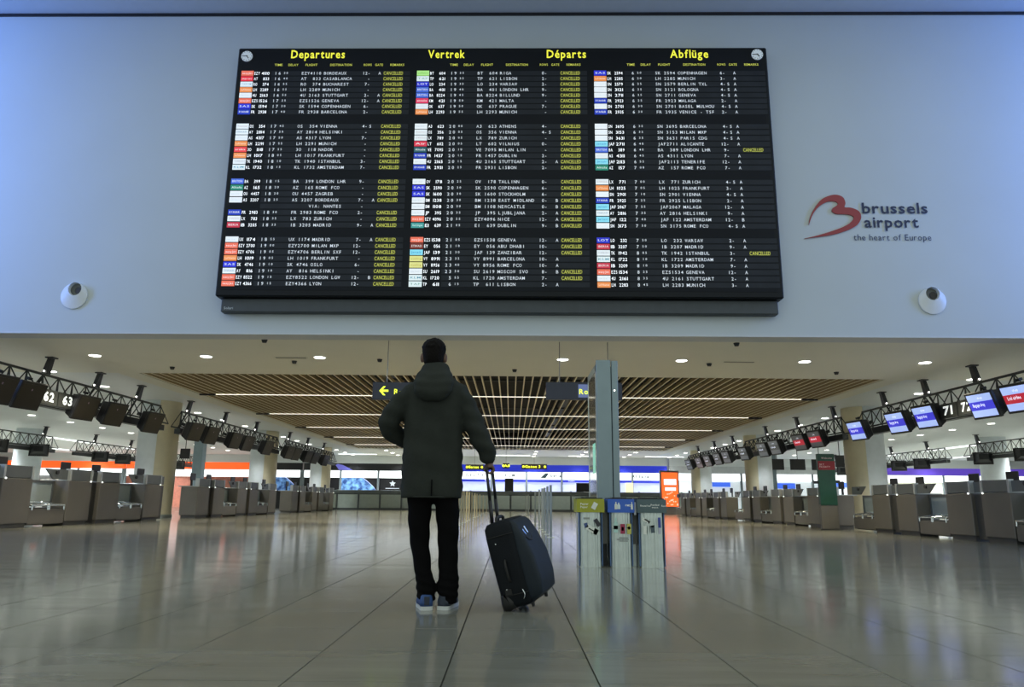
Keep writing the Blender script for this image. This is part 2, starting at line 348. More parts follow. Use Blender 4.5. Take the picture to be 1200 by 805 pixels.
AIR = {'EZY': ((.85, .16, .09), (1, .9, .85), 'easyJet'), 'EZS': ((.85, .16, .09), (1, .9, .85), 'easyJet'), 'AT': ((.8, .03, .05), (1, .9, .9), 'maroc'),
 'LH': ((.85, .28, .08), (1, .85, .6), 'Lufthansa'), 'SK': ((.02, .03, .60), (.8, .85, 1), 'SAS'), 'FR': ((.01, .04, .45), (.95, .97, 1), 'RYANAIR'),
 '3O': ((.8, .05, .06), (1, .9, .9), 'arabia'), 'BA': ((.06, .14, .62), (.85, .9, 1), 'BRITISH'), 'AZ': ((.02, .24, .16), (.9, 1, .95), 'Alitalia'), 'VE': ((.02, .10, .12), (.9, 1, .95), 'Alitalia'),
 'IB': ((.55, .03, .06), (1, .8, .8), 'IBERIA'), 'BT': ((.45, .85, .25), (.2, .4, .1), 'airBaltic'), 'LO': ((.02, .03, .55), (.9, .92, 1), 'LOT'), 'KM': ((.75, .04, .12), (1, .9, .9), 'airmalta'),
 'LT': ((.7, .04, .08), (1, .9, .9), 'Air'), 'EI': ((.05, .30, .28), (.7, .95, .9), 'AerLingus'), 'EY': ((.20, .03, .02), (.9, .85, .8), 'ETIHAD'), 'JAF': ((.25, .70, .85), (.05, .3, .5), 'Jetair'),
 'VY': ((.75, .72, .25), (.45, .4, .1), 'vueling'), 'TP': ((.75, .85, .85), (.2, .35, .3), 'TAP'), 'KL': ((.75, .85, .85), (.1, .3, .4), 'KLM'), 'LX': ((.8, .86, .88), (.5, .4, .4), 'SWISS'),
 'OS': ((.8, .86, .88), (.5, .4, .4), 'Austrian'), 'AY': ((.8, .86, .88), (.3, .4, .5), 'FINNAIR'), 'TK': ((.8, .86, .88), (.4, .4, .45), 'TURKISH'), 'RO': ((.75, .86, .88), (.3, .4, .5), 'TAROM'),
 'SN': ((.85, .88, .90), (.7, .75, .8), 'brussels'), 'AS': ((.8, .84, .86), (.6, .65, .7), 'airlines')}
u0, zt = onwall(280, 57); u1, _ = onwall(898, 54); ub0, zb = onwall(252, 347); _, zbx = onwall(255, 365)
BU0 = (u0 + ub0)/2; BU1 = (u1 + onwall(920, 350)[0])/2; BZ1 = (zt + onwall(898, 54)[1])/2; BZ0 = (zb + onwall(920, 350)[1])/2; BX0 = (zbx + onwall(918, 369)[1])/2
D = .34                                                              # the casing stands proud of the wall
sD = (WALL_Y - D)/WALL_Y
def W(x, y, s=sD):                                                   # same, on the face plane of the board
    u, z = onwall(x, y); return u*s, (z-CAM_H)*s + CAM_H
bu0, bu1, bz0, bz1 = BU0*sD, BU1*sD, (BZ0-CAM_H)*sD+CAM_H, (BZ1-CAM_H)*sD+CAM_H
board = thing('departures_board', 'huge black split-flap departures board with yellow titles, mounted on the grey wall', 'departures board')
board.matrix_world = Wn
MB().bbox(bu0, bu1, -D, 0, bz0, bz1, .03).obj('casing', M_BOARD, board)
MB().box(bu0+.12, bu1-.12, -D-.006, -D+.01, bz0+.14, bz1-.12).obj('display_face', M_BOARDF, board)
bx0 = (BX0-CAM_H)*((WALL_Y-.2)/WALL_Y)+CAM_H
lb = MB().bbox(bu0+.09, bu1-.09, -.2, 0, bx0, bz0-.004, .02).obj('lower_box', M_LBOX, board)
mk = MB(); put_text(mk, 'Solari', bu0+.16, bx0+.06, .055, y=-.204, bold=.01); mk.obj('maker_mark', mat('mark_grey', (.5, .55, .55), .5, var=.02), lb)
FY = -D-.012
tt = [('Departures', 341.4, 404.4, 69.3), ('Vertrek', 502, 545, 67.6), ('Départs', 641, 687, 67.6), ('Abflüge', 785.6, 830.3, 68)]
TZ = sum(W((a+b)/2, y)[1] for _, a, b, y in tt)/4
for s_, a, b, y in tt:
    ua = W(a, y)[0]; ub_ = W(b, y)[0]; m_ = MB(); put_text(m_, s_, ua, TZ, .20, width=ub_-ua, y=FY, bold=.018)
    m_.obj('title_text', M_YELH, board)
# panel layout taken at the first row
TILE = [W(283.3, 88)[0], W(487, 88)[0], W(696.3, 88)[0]]
PW = (TILE[2]-TILE[0])/2; TL = [TILE[0], TILE[0]+PW, TILE[0]+2*PW]
px = W(700, 88)[0]-W(699, 88)[0]
rel = lambda a, b: (W(a, 88)[0]-W(b, 88)[0])
c_code, c_time, c_fl, c_de, c_desk, c_gate, c_rem = rel(502.5, 487), rel(525.5, 487), rel(557.7, 487), rel(584, 487), rel(630.5, 487), rel(648.5, 487), rel(655, 487)
tile_w = rel(501.3, 487); rem_w = rel(677.7, 655); pitch = rel(701, 700)*3.42; PXU = rel(701, 700)
HZ = sum(W(x, 76.5)[1] for x in (400, 600, 800))/3
for p in range(3):
    for s_, cx in (('TIME', 530), ('DELAY', 547.5), ('FLIGHT', 569), ('DESTINATION', 604), ('ROWS', 635.6), ('GATE', 649), ('REMARKS', 670.5)):
        m_ = MB(); wd = len(s_)*.045; put_text(m_, s_, TL[p]+rel(cx, 487)-wd/2, HZ-.02, .055, width=wd, y=FY, bold=.01); m_.obj('column_heading', M_YEL, board)
zr0 = W(560, 88.0)[1]
ys = [(86.0, 131.5), (148.3, 196.6), (213.2, 264.5), (281.5, 333.5)]
ZR = []
for a, b in ys:
    za, zb_ = W(600, a)[1], W(600, b)[1]; ZR.append([za + (zb_-za)*i/7 for i in range(8)])
rh = abs(ZR[0][1]-ZR[0][0])
for p in range(3):
    for b in range(4):
        for i in range(8):
            zc = ZR[b][i]; e = FL[p][b][i].split('|'); fl_, de, desk, _, sx_, gate, rem, tm_ = e
            x0 = TL[p]
            st = MB().box(x0+c_time-.06, x0+c_rem+rem_w+.16, -D-.0085, -D+.002, zc-rh*.40, zc+rh*.40).obj('flap_strip', M_FLAP, board)
            th = rh*.52
            m_ = MB()
            if fl_: put_text(m_, fl_, x0+c_fl, zc-th/2, th, pitch=pitch, y=FY, bold=.004); m_.obj('flight_text', M_TXT, board)
            m_ = MB(); put_text(m_, de, x0+(c_de if fl_ else c_de-2*pitch), zc-th/2, th, pitch=pitch, y=FY, bold=.004); m_.obj('destination_text', M_TXT, board)
            m_ = MB(); put_text(m_, desk.rjust(2)+'-', x0+c_desk-pitch*.2, zc-th/2, th, pitch=pitch*.92, y=FY, bold=.004)
            if sx_: put_text(m_, sx_, x0+c_desk+pitch*3, zc-th/2, th, pitch=pitch, y=FY, bold=.004)
            m_.obj('desk_text', M_TXT, board); m_ = MB()
            if gate: put_text(m_, gate, x0+c_gate, zc-th/2, th, pitch=pitch, y=FY, bold=.004); m_.obj('gate_text', M_TXT, board); m_ = MB()
            if tm_:
                h_, mi_ = tm_.split(); put_text(m_, h_.rjust(2), x0+c_time, zc-th/2, th, pitch=.085, y=FY, bold=.008)
                put_text(m_, mi_, x0+c_time+.21, zc-th*.25, th*.7, pitch=.06, y=FY, bold=.008)
            m_.obj('time_text', M_TXT, board) if m_.v else None
            if rem:
                MB().box(x0+c_rem-.01, x0+c_rem+rem_w+.01, -D-.0100, -D, zc-rh*.42, zc+rh*.42).obj('remark_flap', M_YBACK, board)
                m_ = MB(); put_text(m_, 'CANCELLED', x0+c_rem, zc-th*.54, th*1.12, width=rem_w, y=FY, bold=-.002); m_.obj('remark_text', M_YEL, board)
            if fl_:
                code = fl_[:3].strip(); bg, fg, nm = AIR.get(code, ((.82, .86, .88), (.6, .65, .7), 'air'))
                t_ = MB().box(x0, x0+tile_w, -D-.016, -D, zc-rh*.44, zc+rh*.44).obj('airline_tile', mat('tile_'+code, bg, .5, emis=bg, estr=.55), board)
                m_ = MB(); put_text(m_, nm, x0+tile_w*.1, zc-rh*.16, rh*.34, width=tile_w*.8, y=-D-.018, bold=.01)
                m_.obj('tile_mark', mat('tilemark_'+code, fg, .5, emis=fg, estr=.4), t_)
                m_ = MB(); put_text(m_, code, x0+c_code, zc-th*.52, th, width=len(code)*PXU*2.15, y=FY, bold=.012)
                num = fl_[3:].strip(); wd = len(num)*PXU*2.35
                put_text(m_, num, x0+rel(520.2, 487)-wd, zc-th*.52, th, width=wd, y=FY, bold=.012)
                m_.obj('code_text', M_TXTB, board)
for x, y in ((290, 66.5), (887.3, 64.5)):                            # the two clocks in the board's upper corners
    u, z = W(x, y); c = MB().tube((u, -D-.03, z), (u, -D, z), .128, n=32).obj('clock', mat('clock_face', (.62, .68, .70), .5, emis=(.6, .68, .7), estr=.25, var=.02), board)
    m_ = MB()
    for k in range(12):
        a = k*pi/6; R = Matrix.Translation((u, -D-.033, z)) @ Matrix.Rotation(a, 4, 'Y')
        m_.box(-.005, .005, -.002, .002, .098, .118, M=R)
    m_.obj('hour_marks', M_BLACK, c)
    MB().box(-.007, .007, -.003, .003, -.02, .105, M=Matrix.Translation((u, -D-.037, z)) @ Matrix.Rotation(radians(-92), 4, 'Y')).obj('minute_hand', M_BLACK, c)
    MB().box(-.009, .009, -.003, .003, -.015, .075, M=Matrix.Translation((u, -D-.036, z)) @ Matrix.Rotation(radians(143), 4, 'Y')).obj('hour_hand', M_BLACK, c)

# ------------------------------------------------------------------ airport emblem and lettering on the wall
logo = thing('wall_logo', 'red swooping emblem with dark airport lettering on the wall right of the board', 'logo'); logo.matrix_world = Wn
def cp(x, y): return onwall(920 + x/4.735, 210 + y/4.735)
sw = [(130,255),(137,215),(160,165),(200,115),(250,92),(290,90),(320,105),(332,135),(328,158),(360,160),(400,175),(418,200),(415,230),(390,262),(330,290),(250,312),(105,332),
      (200,308),(300,275),(350,250),(378,220),(370,205),(345,198),(310,196),(280,194),(258,180),(262,163),(285,148),(290,135),(270,125),(230,128),(185,155),(150,200)]
def smooth_closed(pts, keep, n=5):
    out = []; N = len(pts)
    for k in range(N):
        p0, p1, p2, p3 = [Vector(pts[(k+j) % N]) for j in (-1, 0, 1, 2)]
        if k in keep: p0 = p1
        if (k+1) % N in keep: p3 = p2
        for j in range(n):
            t = j/n; out.append(.5*((2*p1)+(p2-p0)*t+(2*p0-5*p1+4*p2-p3)*t*t+(3*p1-p0-3*p2+p3)*t**3))
    return out
sp = [cp(*p) for p in smooth_closed(sw, (0, 16))]
MB().poly(sp, -.03, 0).obj('red_swoosh', mat('logo_red', (.30, .035, .035), .45, var=.03), logo)
M_LT = mat('logo_navy', (.012, .022, .06), .5, var=.03)
for s_, xa, xb, yb, h, bo in (('brussels', 427, 790, 190, .245, .02), ('airport', 440, 740, 268, .245, .02), ('the heart of Europe', 380, 810, 340, .14, .0)):
    ua, z = cp(xa, yb); ub_, _ = cp(xb, yb); m_ = MB(); put_text(m_, s_, ua, z, h, width=ub_-ua, y=-.02, bold=bo, gap=.09 if bo else .12); m_.obj('lettering', M_LT, logo)
for nm, x, y, hx, hy in (('left', 87.5, 347, 91, 340), ('right', 1092, 353, 1090, 345.5)):
    u, z = onwall(x, y); hu, hz = onwall(hx, hy)
    t = thing('air_nozzle', 'white round air nozzle with a dark opening, %s end of the grey wall' % ('left' if nm == 'left' else 'right'), 'air nozzle'); t.matrix_world = Wn
    n = 40; m_ = MB()
    o_ = [(u+.29*cos(2*pi*k/n), -.03, z+.29*sin(2*pi*k/n)) for k in range(n)]; o2 = [(a, 0, c) for a, b, c in o_]
    i_ = [(hu+.145*cos(2*pi*k/n), -.11, hz+.145*sin(2*pi*k/n)) for k in range(n)]; i2 = [(hu+(a-hu)*.93, -.012, hz+(c-hz)*.93) for a, b, c in i_]
    m_.loft([o2, o_, i_, i2], caps=False); m_.obj('flange', M_PLASTW, t)
    MB().tube((hu, -.028, hz), (hu, -.006, hz), .14, n=32).obj('opening', mat('nozzle_inside', (.10, .11, .10), .5, var=.1), t)
    MB().tube((hu+.04, -.045, hz-.02), (hu+.04, -.03, hz-.02), .075, n=24).obj('damper', M_BLACK, t)

# ------------------------------------------------------------------ downlights, strips and ceiling fittings
def make_downlight(energy, warm, cone):
    d = thing('ceiling_downlight', '', 'ceiling light')
    MB().tube((0, 0, -.012), (0, 0, .0), .165, n=20).obj('rim', M_PLASTW, d)
    MB().tube((0, 0, -.018), (0, 0, -.010), .135, n=20).obj('lamp', M_LAMP, d)
    l = bpy.data.lights.new('downlight', 'SPOT'); l.energy = energy; l.spot_size = radians(cone); l.spot_blend = .6; l.shadow_soft_size = .3; l.color = warm
    lo = bpy.data.objects.new('downlight_beam', l); COL.objects.link(lo); lo.parent = d; lo.location = (0, 0, -.05)
    return d
ORD = ['first', 'second', 'third', 'fourth', 'fifth', 'sixth', 'seventh', 'eighth', 'ninth', 'tenth', 'eleventh', 'twelfth']
dl = {'mid': make_downlight(610, (1, .89, .66), 112), 'side': make_downlight(720, (.93, .98, 1), 118)}
used = set()
def put_light(kind, x, y, label, group):
    o = dl[kind] if kind not in used else copy_tree(dl[kind]); used.add(kind)
    o.location = (x, y, CZ); tag(o, label, 'ceiling light', group)
for i, x in enumerate((-16.3, -13.4, -10.5, -7.7, -4.84, -1.9, 1.28, 4.27, 7.37, 10.4, 13.4, 16.3)):  # outer two at each end are unseen, added to brighten the ceiling sides
    put_light('mid', x, 18.15, 'round white downlight, %s from the left in the row below the grey wall' % ORD[i], 'downlights in the plain ceiling')
for sgn, nm in ((-1, 'left'), (1, 'right')):
    for ci, (ax, rows) in enumerate(((13.1, (20.6, 23.4, 30.6, 33.4, 36.2, 42.4, 45.2, 48.0)), (16.1, (22.6, 28.3, 34.0, 39.7, 45.4, 51.1)), (21.0, (29.3, 32.1, 35.0, 37.8, 40.7, 43.5, 46.4, 49.2, 52.1, 54.9)))):
        for j, y in enumerate(rows):
            put_light('side', sgn*ax, y, 'downlight over the %s hall, %s line outside the slats, %s from the front' % (nm, ORD[ci], ORD[j]), 'downlights over the %s check-in hall' % nm)
for j, y in enumerate((53.4, 56.2, 59.0)):
    for i in range(8):
        put_light('side', -12.6+i*3.6, y, 'small downlight beyond the slats, %s row, %s from the left' % (ORD[j], ORD[i]), 'far downlights beyond the slats')
YS = (24.9, 30.6, 36.3, 42.0, 47.7)
for k, y in enumerate(YS):
    t = thing('strip_light', 'long thin white light line across the slatted ceiling, %s from the front' % ORD[k], 'ceiling light', (0, y, CZ-.02), group='light lines in the slatted ceiling')
    MB().box(-10.1, 9.9, -.015, .015, -.015, .005).obj('diffuser', M_STRIP, t)
    MB().box(-10.65, -10.1, -.04, .04, -.04, .01).box(9.9, 10.45, -.04, .04, -.04, .01).obj('end_cap', M_BLACK, t)
    l = bpy.data.lights.new('strip', 'AREA'); l.shape = 'RECTANGLE'; l.size = 20; l.size_y = .1; l.energy = 600; l.color = (1, .88, .62); l.spread = radians(100)
    lo = bpy.data.objects.new('strip_beam', l); COL.objects.link(lo); lo.parent = t; lo.location = (-.1, 0, -.05)
for i, (x, y, nm) in enumerate(((158, 0, 0), )): pass
for i, (px_, py_, lab) in enumerate(((341, 421, 'above the light left of the man'), (866, 426, 'right of the tall grey pillar'))):
    p = at(px_, py_ - (2 if i == 0 else 2), Z=CZ); t = thing('ceiling_vent', 'faint flat slot vent in the plain ceiling, '+lab, 'vent', (p.x, p.y, CZ))
    MB().box(-.42, .42, -.07, .07, -.006, 0).obj('frame', M_CEIL, t)
    for k in range(4): MB().box(-.38, .38, -.05+k*.03, -.038+k*.03, -.012, -.004).obj('louvre', mat('vent_grey', (.3, .3, .26), .5, var=.05), t)
for i, (px_, py_, lab) in enumerate(((310, 398, 'left part, near the wall'), (202, 430, 'left end, near the slats'), (345, 423, 'left, beside the slot vent'), (445, 421, 'just left of the man'), (831, 426, 'right of the tall pillar'), (863, 402, 'right part, near the wall'), (980, 436, 'right end, near the slats'), (603, 433, 'centre, near the slats'))):
    p = at(px_, py_, Z=CZ); MBx = MB().tube((0, 0, -.07), (0, 0, 0), .045, .07, n=12)
    o = MBx.obj('sprinkler_head', M_DARK); o.location = (p.x, p.y, CZ); tag(o, 'small dark sprinkler fitting in the plain ceiling, '+lab, 'sprinkler')

# ------------------------------------------------------------------ columns
for sgn, nm in ((-1, 'left'), (1, 'right')):
    for k in range(3):
        cy = 27.3 + 11.85*k
        t = thing('round_column', 'thick round pale column behind the %s check-in row, %s from the front' % (nm, ORD[k]), 'column', (sgn*13.05, cy, 0))
        MB().tube((0, 0, 0), (0, 0, CZ), .68, n=48).obj('shaft', M_COLW, t, True)
        a0, a1 = (-pi*.38, pi*.2) if sgn < 0 else (pi-pi*.2, pi+pi*.38)        # thin skin whose colour paints the warm light on the passage side
        n = 16; vs = []; 
        for z in (.02, CZ-.01):
            for r in (.675, .70):
                vs.append([(cos(a0+(a1-a0)*i/n)*r, sin(a0+(a1-a0)*i/n)*r, z) for i in range(n+1)])
        m_ = MB(); f = []; N = n+1
        V = [p for l_ in (vs[1], vs[3]) for p in l_]
        m_.add(V, [(i, i+1, N+i+1, N+i) for i in range(n)]); m_.obj('warm_light_skin', M_COLWARM, t, True)
        MB().tube((0, 0, 0), (0, 0, .12), .73, n=48).obj('plinth', M_STEEL, t)
    t = thing('round_column', 'white round column far out in the %s check-in hall' % nm, 'column', (sgn*25.4, 39, 0))
    MB().tube((0, 0, 0), (0, 0, CZ), .66, n=40).obj('shaft', M_COLW, t, True)
    MB().tube((0, 0, 0), (0, 0, .12), .70, n=40).obj('plinth', M_STEEL, t)

# ------------------------------------------------------------------ check-in rows
def make_desk(s, H, sgn, flip):
    """podium: local x = depth away from the passage (sgn handled by mirroring), y along the row, width 1.05 s"""
    w_ = 1.05*s; lo = H*.79; S = sgn
    def X(a, b): return (a, b) if S > 0 else (-b, -a)
    d = thing('check_in_desk', '', 'check-in desk')
    MB().bbox(*X(0, .62*s), 0, w_, .10, lo, .012).obj('podium', M_STEELD, d)
    MB().box(*X(.04*s, .56*s), .03, w_-.03, 0, .10).obj('plinth', M_SLOT, d)
    MB().bbox(*X(.02*s, .10*s), .07*s, w_-.07*s, lo+.015, H, .008).obj('upper_screen', M_STEELU, d)
    for k in (0, 1):
        MB().box(*X(0, .12*s), (0 if k == 0 else w_-.07*s), (.07*s if k == 0 else w_), lo, H+.006).obj('edge_post', M_EDGE, d)
    MB().bbox(*X(.10*s, .75*s), 0, w_, lo, lo+.03, .006).obj('worktop', M_EDGE, d)
    MB().sphere((0, 0, 0), .022*s, seg=10, rings=6, M=Matrix.Translation((S*-.005, (.08*s if flip else w_-.08*s), lo))).obj('socket_light', glow('socket_glow', (.9, .95, .9), 2.0), d)
    m = MB().bbox(*X(.42*s, .46*s), .28*s, .28*s+.42*s, H-.05, H+.20*s, .01).box(*X(.44*s, .50*s), .46*s, .52*s, lo+.03, H).obj('monitor', M_BLACK, d)
    y0 = w_ if not flip else -.36*s
    MB().box(*X(.10*s, .16*s), y0, y0+.36*s, .04, lo-.02).obj('slot_panel', M_SLOT, d)
    MB().box(*X(.10*s, .14*s), y0, y0+.36*s, lo+.02, H-.02).obj('slot_screen', M_STEELU, d)
    return d
def make_belt(s, H, sgn):
    S = sgn; w_ = 1.45*s; lo = H*.79
    def X(a, b): return (a, b) if S > 0 else (-b, -a)
    d = thing('baggage_belt', '', 'baggage belt')
    MB().bbox(*X(.02, 1.2*s), .02, w_-.02, .06, .30*H, .01).obj('belt_housing', M_STEELD, d)
    MB().box(*X(.08, 1.1*s), .14*s, w_-.14*s, .30*H, .30*H+.02).obj('belt', M_BELT, d)
    for k in range(2):
        a, b = (.10*s, .70*s) if k == 0 else (.76*s, 1.36*s)
        m = MB(); z = .36*H; x0, x1 = 0., .55*s; dx = -.10*s
        P = [(S*x0, a, z), (S*x0, b, z), (S*x1, b+dx, z+.06), (S*x1, a+dx+.1*s, z+.06)]
        for i in range(4): m.tube(P[i], P[(i+1) % 4], .022*s, n=6)
        for q in P[:2]: m.tube(q, (q[0], q[1], .28*H), .018*s, n=6)
        m.obj('scale_rail', M_CHROME, d)
    g = MB().box(*X(.40*s, .44*s), .10*s, w_-.06*s, .42*H, lo-.06).obj('back_panel', M_GLASSP, d)
    MB().box(*X(.38*s, .46*s), .04*s, .10*s, .3*H, lo).box(*X(.38*s, .46*s), w_-.06*s, w_, .3*H, lo).box(*X(.38*s, .46*s), .04*s, w_, lo-.06, lo).obj('panel_frame', M_STEELU, d)
    m = MB(); y0, y1 = .52*s, w_
    vs = [(S*.06*s, y0+.35*s, lo+.02), (S*.06*s, y1, lo+.02), (S*.06*s, y1, H-.02), (S*.06*s, y0, H-.02)]
    vs += [(v[0]+S*.03, v[1], v[2]) for v in vs]
    m.add(vs, [(0,1,2,3),(7,6,5,4),(0,4,5,1),(1,5,6,2),(2,6,7,3),(3,7,4,0)]); m.obj('angled_screen', M_STEELU, d)
    MB().tube((S*.02*s, y0+.45*s, H-.10*s), (S*.06*s, y0+.45*s, H-.10*s), .05*s, n=12).obj('reader', M_BLACK, d)
    MB().box(*X(.10, .16), .02, w_-.02, .04, .16*H).obj('kick_panel', M_SLOT, d)
    return d
def island(side, fx, s, H, starts):
    sgn = -1 if side == 'left' else 1
    A = make_desk(s, H, sgn, False); Bd = make_desk(s, H, sgn, True); Bt = make_belt(s, H, sgn)
    first = {'A': A, 'B': Bd, 'T': Bt}; done = set()
    def put(k, y, lab, cat, grp):
        o = first[k] if k not in done else copy_tree(first[k]); done.add(k)
        o.location = (fx, y, 0); tag(o, lab, cat, grp)
    P = 3.95*s
    for r, (y0, y1) in enumerate(starts):
        rn = ('nearest', 'middle', 'farthest')[r]; y = y0; i = 0; j = 0
        while y + P <= y1 + .3:
            put('A', y, 'grey check-in desk, %s from the front, %s %s-hand row' % (ORD[2*i], rn, side), 'check-in desk', 'check-in desks in the %s-hand rows' % side)
            put('B', y+1.45*s, 'grey check-in desk, %s from the front, %s %s-hand row' % (ORD[2*i+1], rn, side), 'check-in desk', 'check-in desks in the %s-hand rows' % side)
            put('T', y+2.5*s, 'baggage belt with chrome rails, %s from the front, %s %s-hand row' % (ORD[i], rn, side), 'baggage belt', 'baggage belts in the %s-hand rows' % side)
            y += P; i += 1
island('left', -11.25, 1.0, 1.40, [(11.15, 23.1), (26.95, 37.3), (38.6, 49.8)])
island('right', 9.2, .82, 1.17, [(10.55, 20.3), (21.2, 31.2), (32.0, 42.2)])
# end podiums beside the columns
for sgn, fx, s, H, y, rn in ((-1, -11.25, 1, 1.40, 23.05, 'nearest left-hand'), (-1, -11.25, 1, 1.40, 34.9, 'middle left-hand'), (-1, -11.25, 1, 1.40, 46.6, 'farthest left-hand')):
    d = make_desk(s, H, sgn, False); d.location = (fx, y, 0); tag(d, 'last steel grey check-in desk at the column end of the %s row' % rn, 'check-in desk')

# ------------------------------------------------------------------ trusses, hangers
TZ1, TZ0 = 3.72, 3.16
st_a = None
def truss(side, X, y0, y1, hang, label, near=True):
    sgn = -1 if side == 'left' else 1
    t = thing('hanging_truss', label, 'truss', (sgn*X, y0, 0)); L = y1-y0
    MB().tube((0, 0, TZ1), (0, L, TZ1), .032, n=8).obj('top_chord', M_TRUSS, t)
    for a in (-.17, .17): MB().tube((a, -.3, TZ0), (a, L+.3, TZ0), .026, n=8).obj('bottom_chord', M_TRUSS, t)
    n = int(L/.62); st = L/n; m = MB(); j = MB()
    P = (MB().tube((0, 0, TZ1), (-.17, st/2, TZ0), .016, n=5).mesh('strut', M_TRUSS), MB().tube((-.17, -st/2, TZ0), (0, 0, TZ1), .016, n=5).mesh('strut', M_TRUSS),
         MB().tube((0, 0, TZ1), (.17, st/2, TZ0), .016, n=5).mesh('strut', M_TRUSS), MB().tube((.17, -st/2, TZ0), (0, 0, TZ1), .016, n=5).mesh('strut', M_TRUSS))
    if near:
        for k in range(n+1):
            for q, me in enumerate(P): link('strut', me, t, (0, k*st, 0))
    else:
        m = MB()
        for k in range(n+1):
            for a in (-.17, .17): m.tube((0, k*st, TZ1), (a, (k+.5)*st, TZ0), .016, n=4).tube((a, (k-.5)*st, TZ0), (0, k*st, TZ1), .016, n=4)
        o = m.obj('strut', M_TRUSS, t); o['kind'] = 'stuff'
    MB().box(-.10, .10, -.2, L+.2, TZ0-.24, TZ0-.06).obj('cable_tray', M_TRUSS, t)
    for hy in hang:
        y = hy-y0; m = MB()
        m.add([(-.05, y-.07, CZ), (.05, y-.07, CZ), (.05, y+.07, CZ), (-.05, y+.07, CZ), (sgn*.10-.06, y-.10, TZ1+.02), (sgn*.10+.06, y-.10, TZ1+.02), (sgn*.10+.06, y+.10, TZ1+.02), (sgn*.10-.06, y+.10, TZ1+.02)],
              [(3,2,1,0),(4,5,6,7),(0,1,5,4),(1,2,6,5),(2,3,7,6),(3,0,4,7)])
        m.tube((sgn*.12, y, TZ1+.04), (sgn*.26, y-.28, TZ0), .032, n=6).box(-.10, .10, y-.12, y+.12, CZ-.03, CZ)
        h = m.obj('hanger', M_DARK, t)
        MB().sphere((sgn*.06, y-.14, TZ1+.1), .022, seg=10, rings=6).obj('hanger_lamp', M_LAMP, h)
    return t
RN = ('nearest', 'middle', 'farthest')
for side in ('left', 'right'):
    for k, (y0, y1, hg) in enumerate(((13.2, 24.6, (13.6, 16.1, 18.5, 20.8, 23.2)), (26.2, 37.2, (26.9, 30.4, 34.2)), (38.6, 49.2, (39.4, 43.0, 46.8)))):
        truss(side, 11.8, y0, y1, hg, 'dark lattice truss carrying screens over the %s %s-hand check-in row' % (RN[k], side))
    truss(side, 23.6, 26.5, 38.0, (29, 33.5, 37.4), 'far dark lattice truss in the %s check-in hall, this side of the white column' % side, False)
    truss(side, 23.6, 40.2, 56.0, (42, 46, 50, 54), 'far dark lattice truss in the %s check-in hall, beyond the white column' % side, False)

# ------------------------------------------------------------------ hanging monitors
def make_monitor(screen_mats, text):
    t = thing('hanging_monitor', '', 'monitor')
    m = MB(); w_, h = .44, .33
    m.bbox(-w_, w_, -.06, .02, -h, h, .012)
    r0 = [(-w_*.96, .02, -h*.94), (w_*.96, .02, -h*.94), (w_*.96, .02, h*.94), (-w_*.96, .02, h*.94)]
    r1 = [(-w_*.80, .24, -h*.8), (w_*.80, .24, -h*.8), (w_*.80, .24, h*.8), (-w_*.80, .24, h*.8)]
    r2 = [(-w_*.55, .33, -h*.5), (w_*.55, .33, -h*.5), (w_*.55, .33, h*.55), (-w_*.55, .33, h*.55)]
    m.loft([r0, r1, r2]); m.obj('casing', M_BLACK, t)
    sw_, sh = .385, .275
    if len(screen_mats) == 1:
        s = MB().box(-sw_, sw_, -.064, -.058, -sh, sh).obj('screen', screen_mats[0], t)
        if text: mm = MB(); put_text(mm, text, -.05, .13, .04, y=-.066, bold=.0); mm.obj('screen_text', mat('faint_text', (.3, .22, .3), .5, emis=(.5, .35, .5), estr=.6), s)
    else:
        s = MB().box(-sw_, sw_, -.064, -.058, -.11, .10).obj('screen', screen_mats[1], t)
        MB().box(-sw_, sw_, -.064, -.058, .10, sh).obj('top_band', screen_mats[0], s)
        MB().box(-sw_, sw_, -.064, -.058, -sh, -.11).obj('bottom_band', screen_mats[2], s)
        mm = MB(); put_text(mm, text, -.28, -.02, .08, width=.38, y=-.067, bold=.01); put_text(mm, '17:40', -.05, .15, .05, y=-.067, bold=0); mm.obj('screen_text', mat('screen_text', (.8, .85, 1), .5, emis=(.8, .85, 1), estr=1.1), s)
    MB().box(-.04, .04, .20, .62, .04, .14).box(-.05, .05, .12, .22, h, h+.06).obj('bracket', M_DARK, t)
    return t
LB = glow('screen_pale_blue', (.42, .55, 1.0), .85); MBL = glow('screen_blue', (.05, .05, .62), .9); RD = glow('screen_red', (.45, .02, .04), .9)
GR = glow('screen_grey', (.14, .15, .16), .35); GW = glow('screen_palegrey', (.24, .26, .28), .4)
mons = {'off': make_monitor([M_SCROFF], '12'), 'blue': make_monitor([LB, MBL, LB], 'Bagage drop'), 'red': make_monitor([LB, RD, LB], 'Ltd airline'),
        'grey': make_monitor([GW, GR, GW], 'closed'), 'gred': make_monitor([GR, RD, GR], 'closed')}
mu = set()
def put_mon(kind, x, y, side, lab, yaw, grp):
    o = mons[kind] if kind not in mu else copy_tree(mons[kind]); mu.add(kind)
    o.location = (x, y*.966, 3.00 if side == 'left' else 3.03); o.rotation_euler = (radians(20), 0, yaw); o.scale = (.86 if side == 'left' else .92, 1, 1); tag(o, lab, 'monitor', grp)
LY = ((15.2, 16.45, 17.5, 19.9, 21.4, 23.75), (27.0, 28.5, 31.0, 32.5, 35.2), (38.7, 40.0, 42.3, 43.8, 46.3))
for r, row in enumerate(LY):
    for i, y in enumerate(row):
        put_mon('off', -11.2, y, 'left', 'dark hanging screen over the %s left-hand desks, %s from the front' % (RN[r], ORD[i]), radians(80), 'dark screens over the left-hand desks')
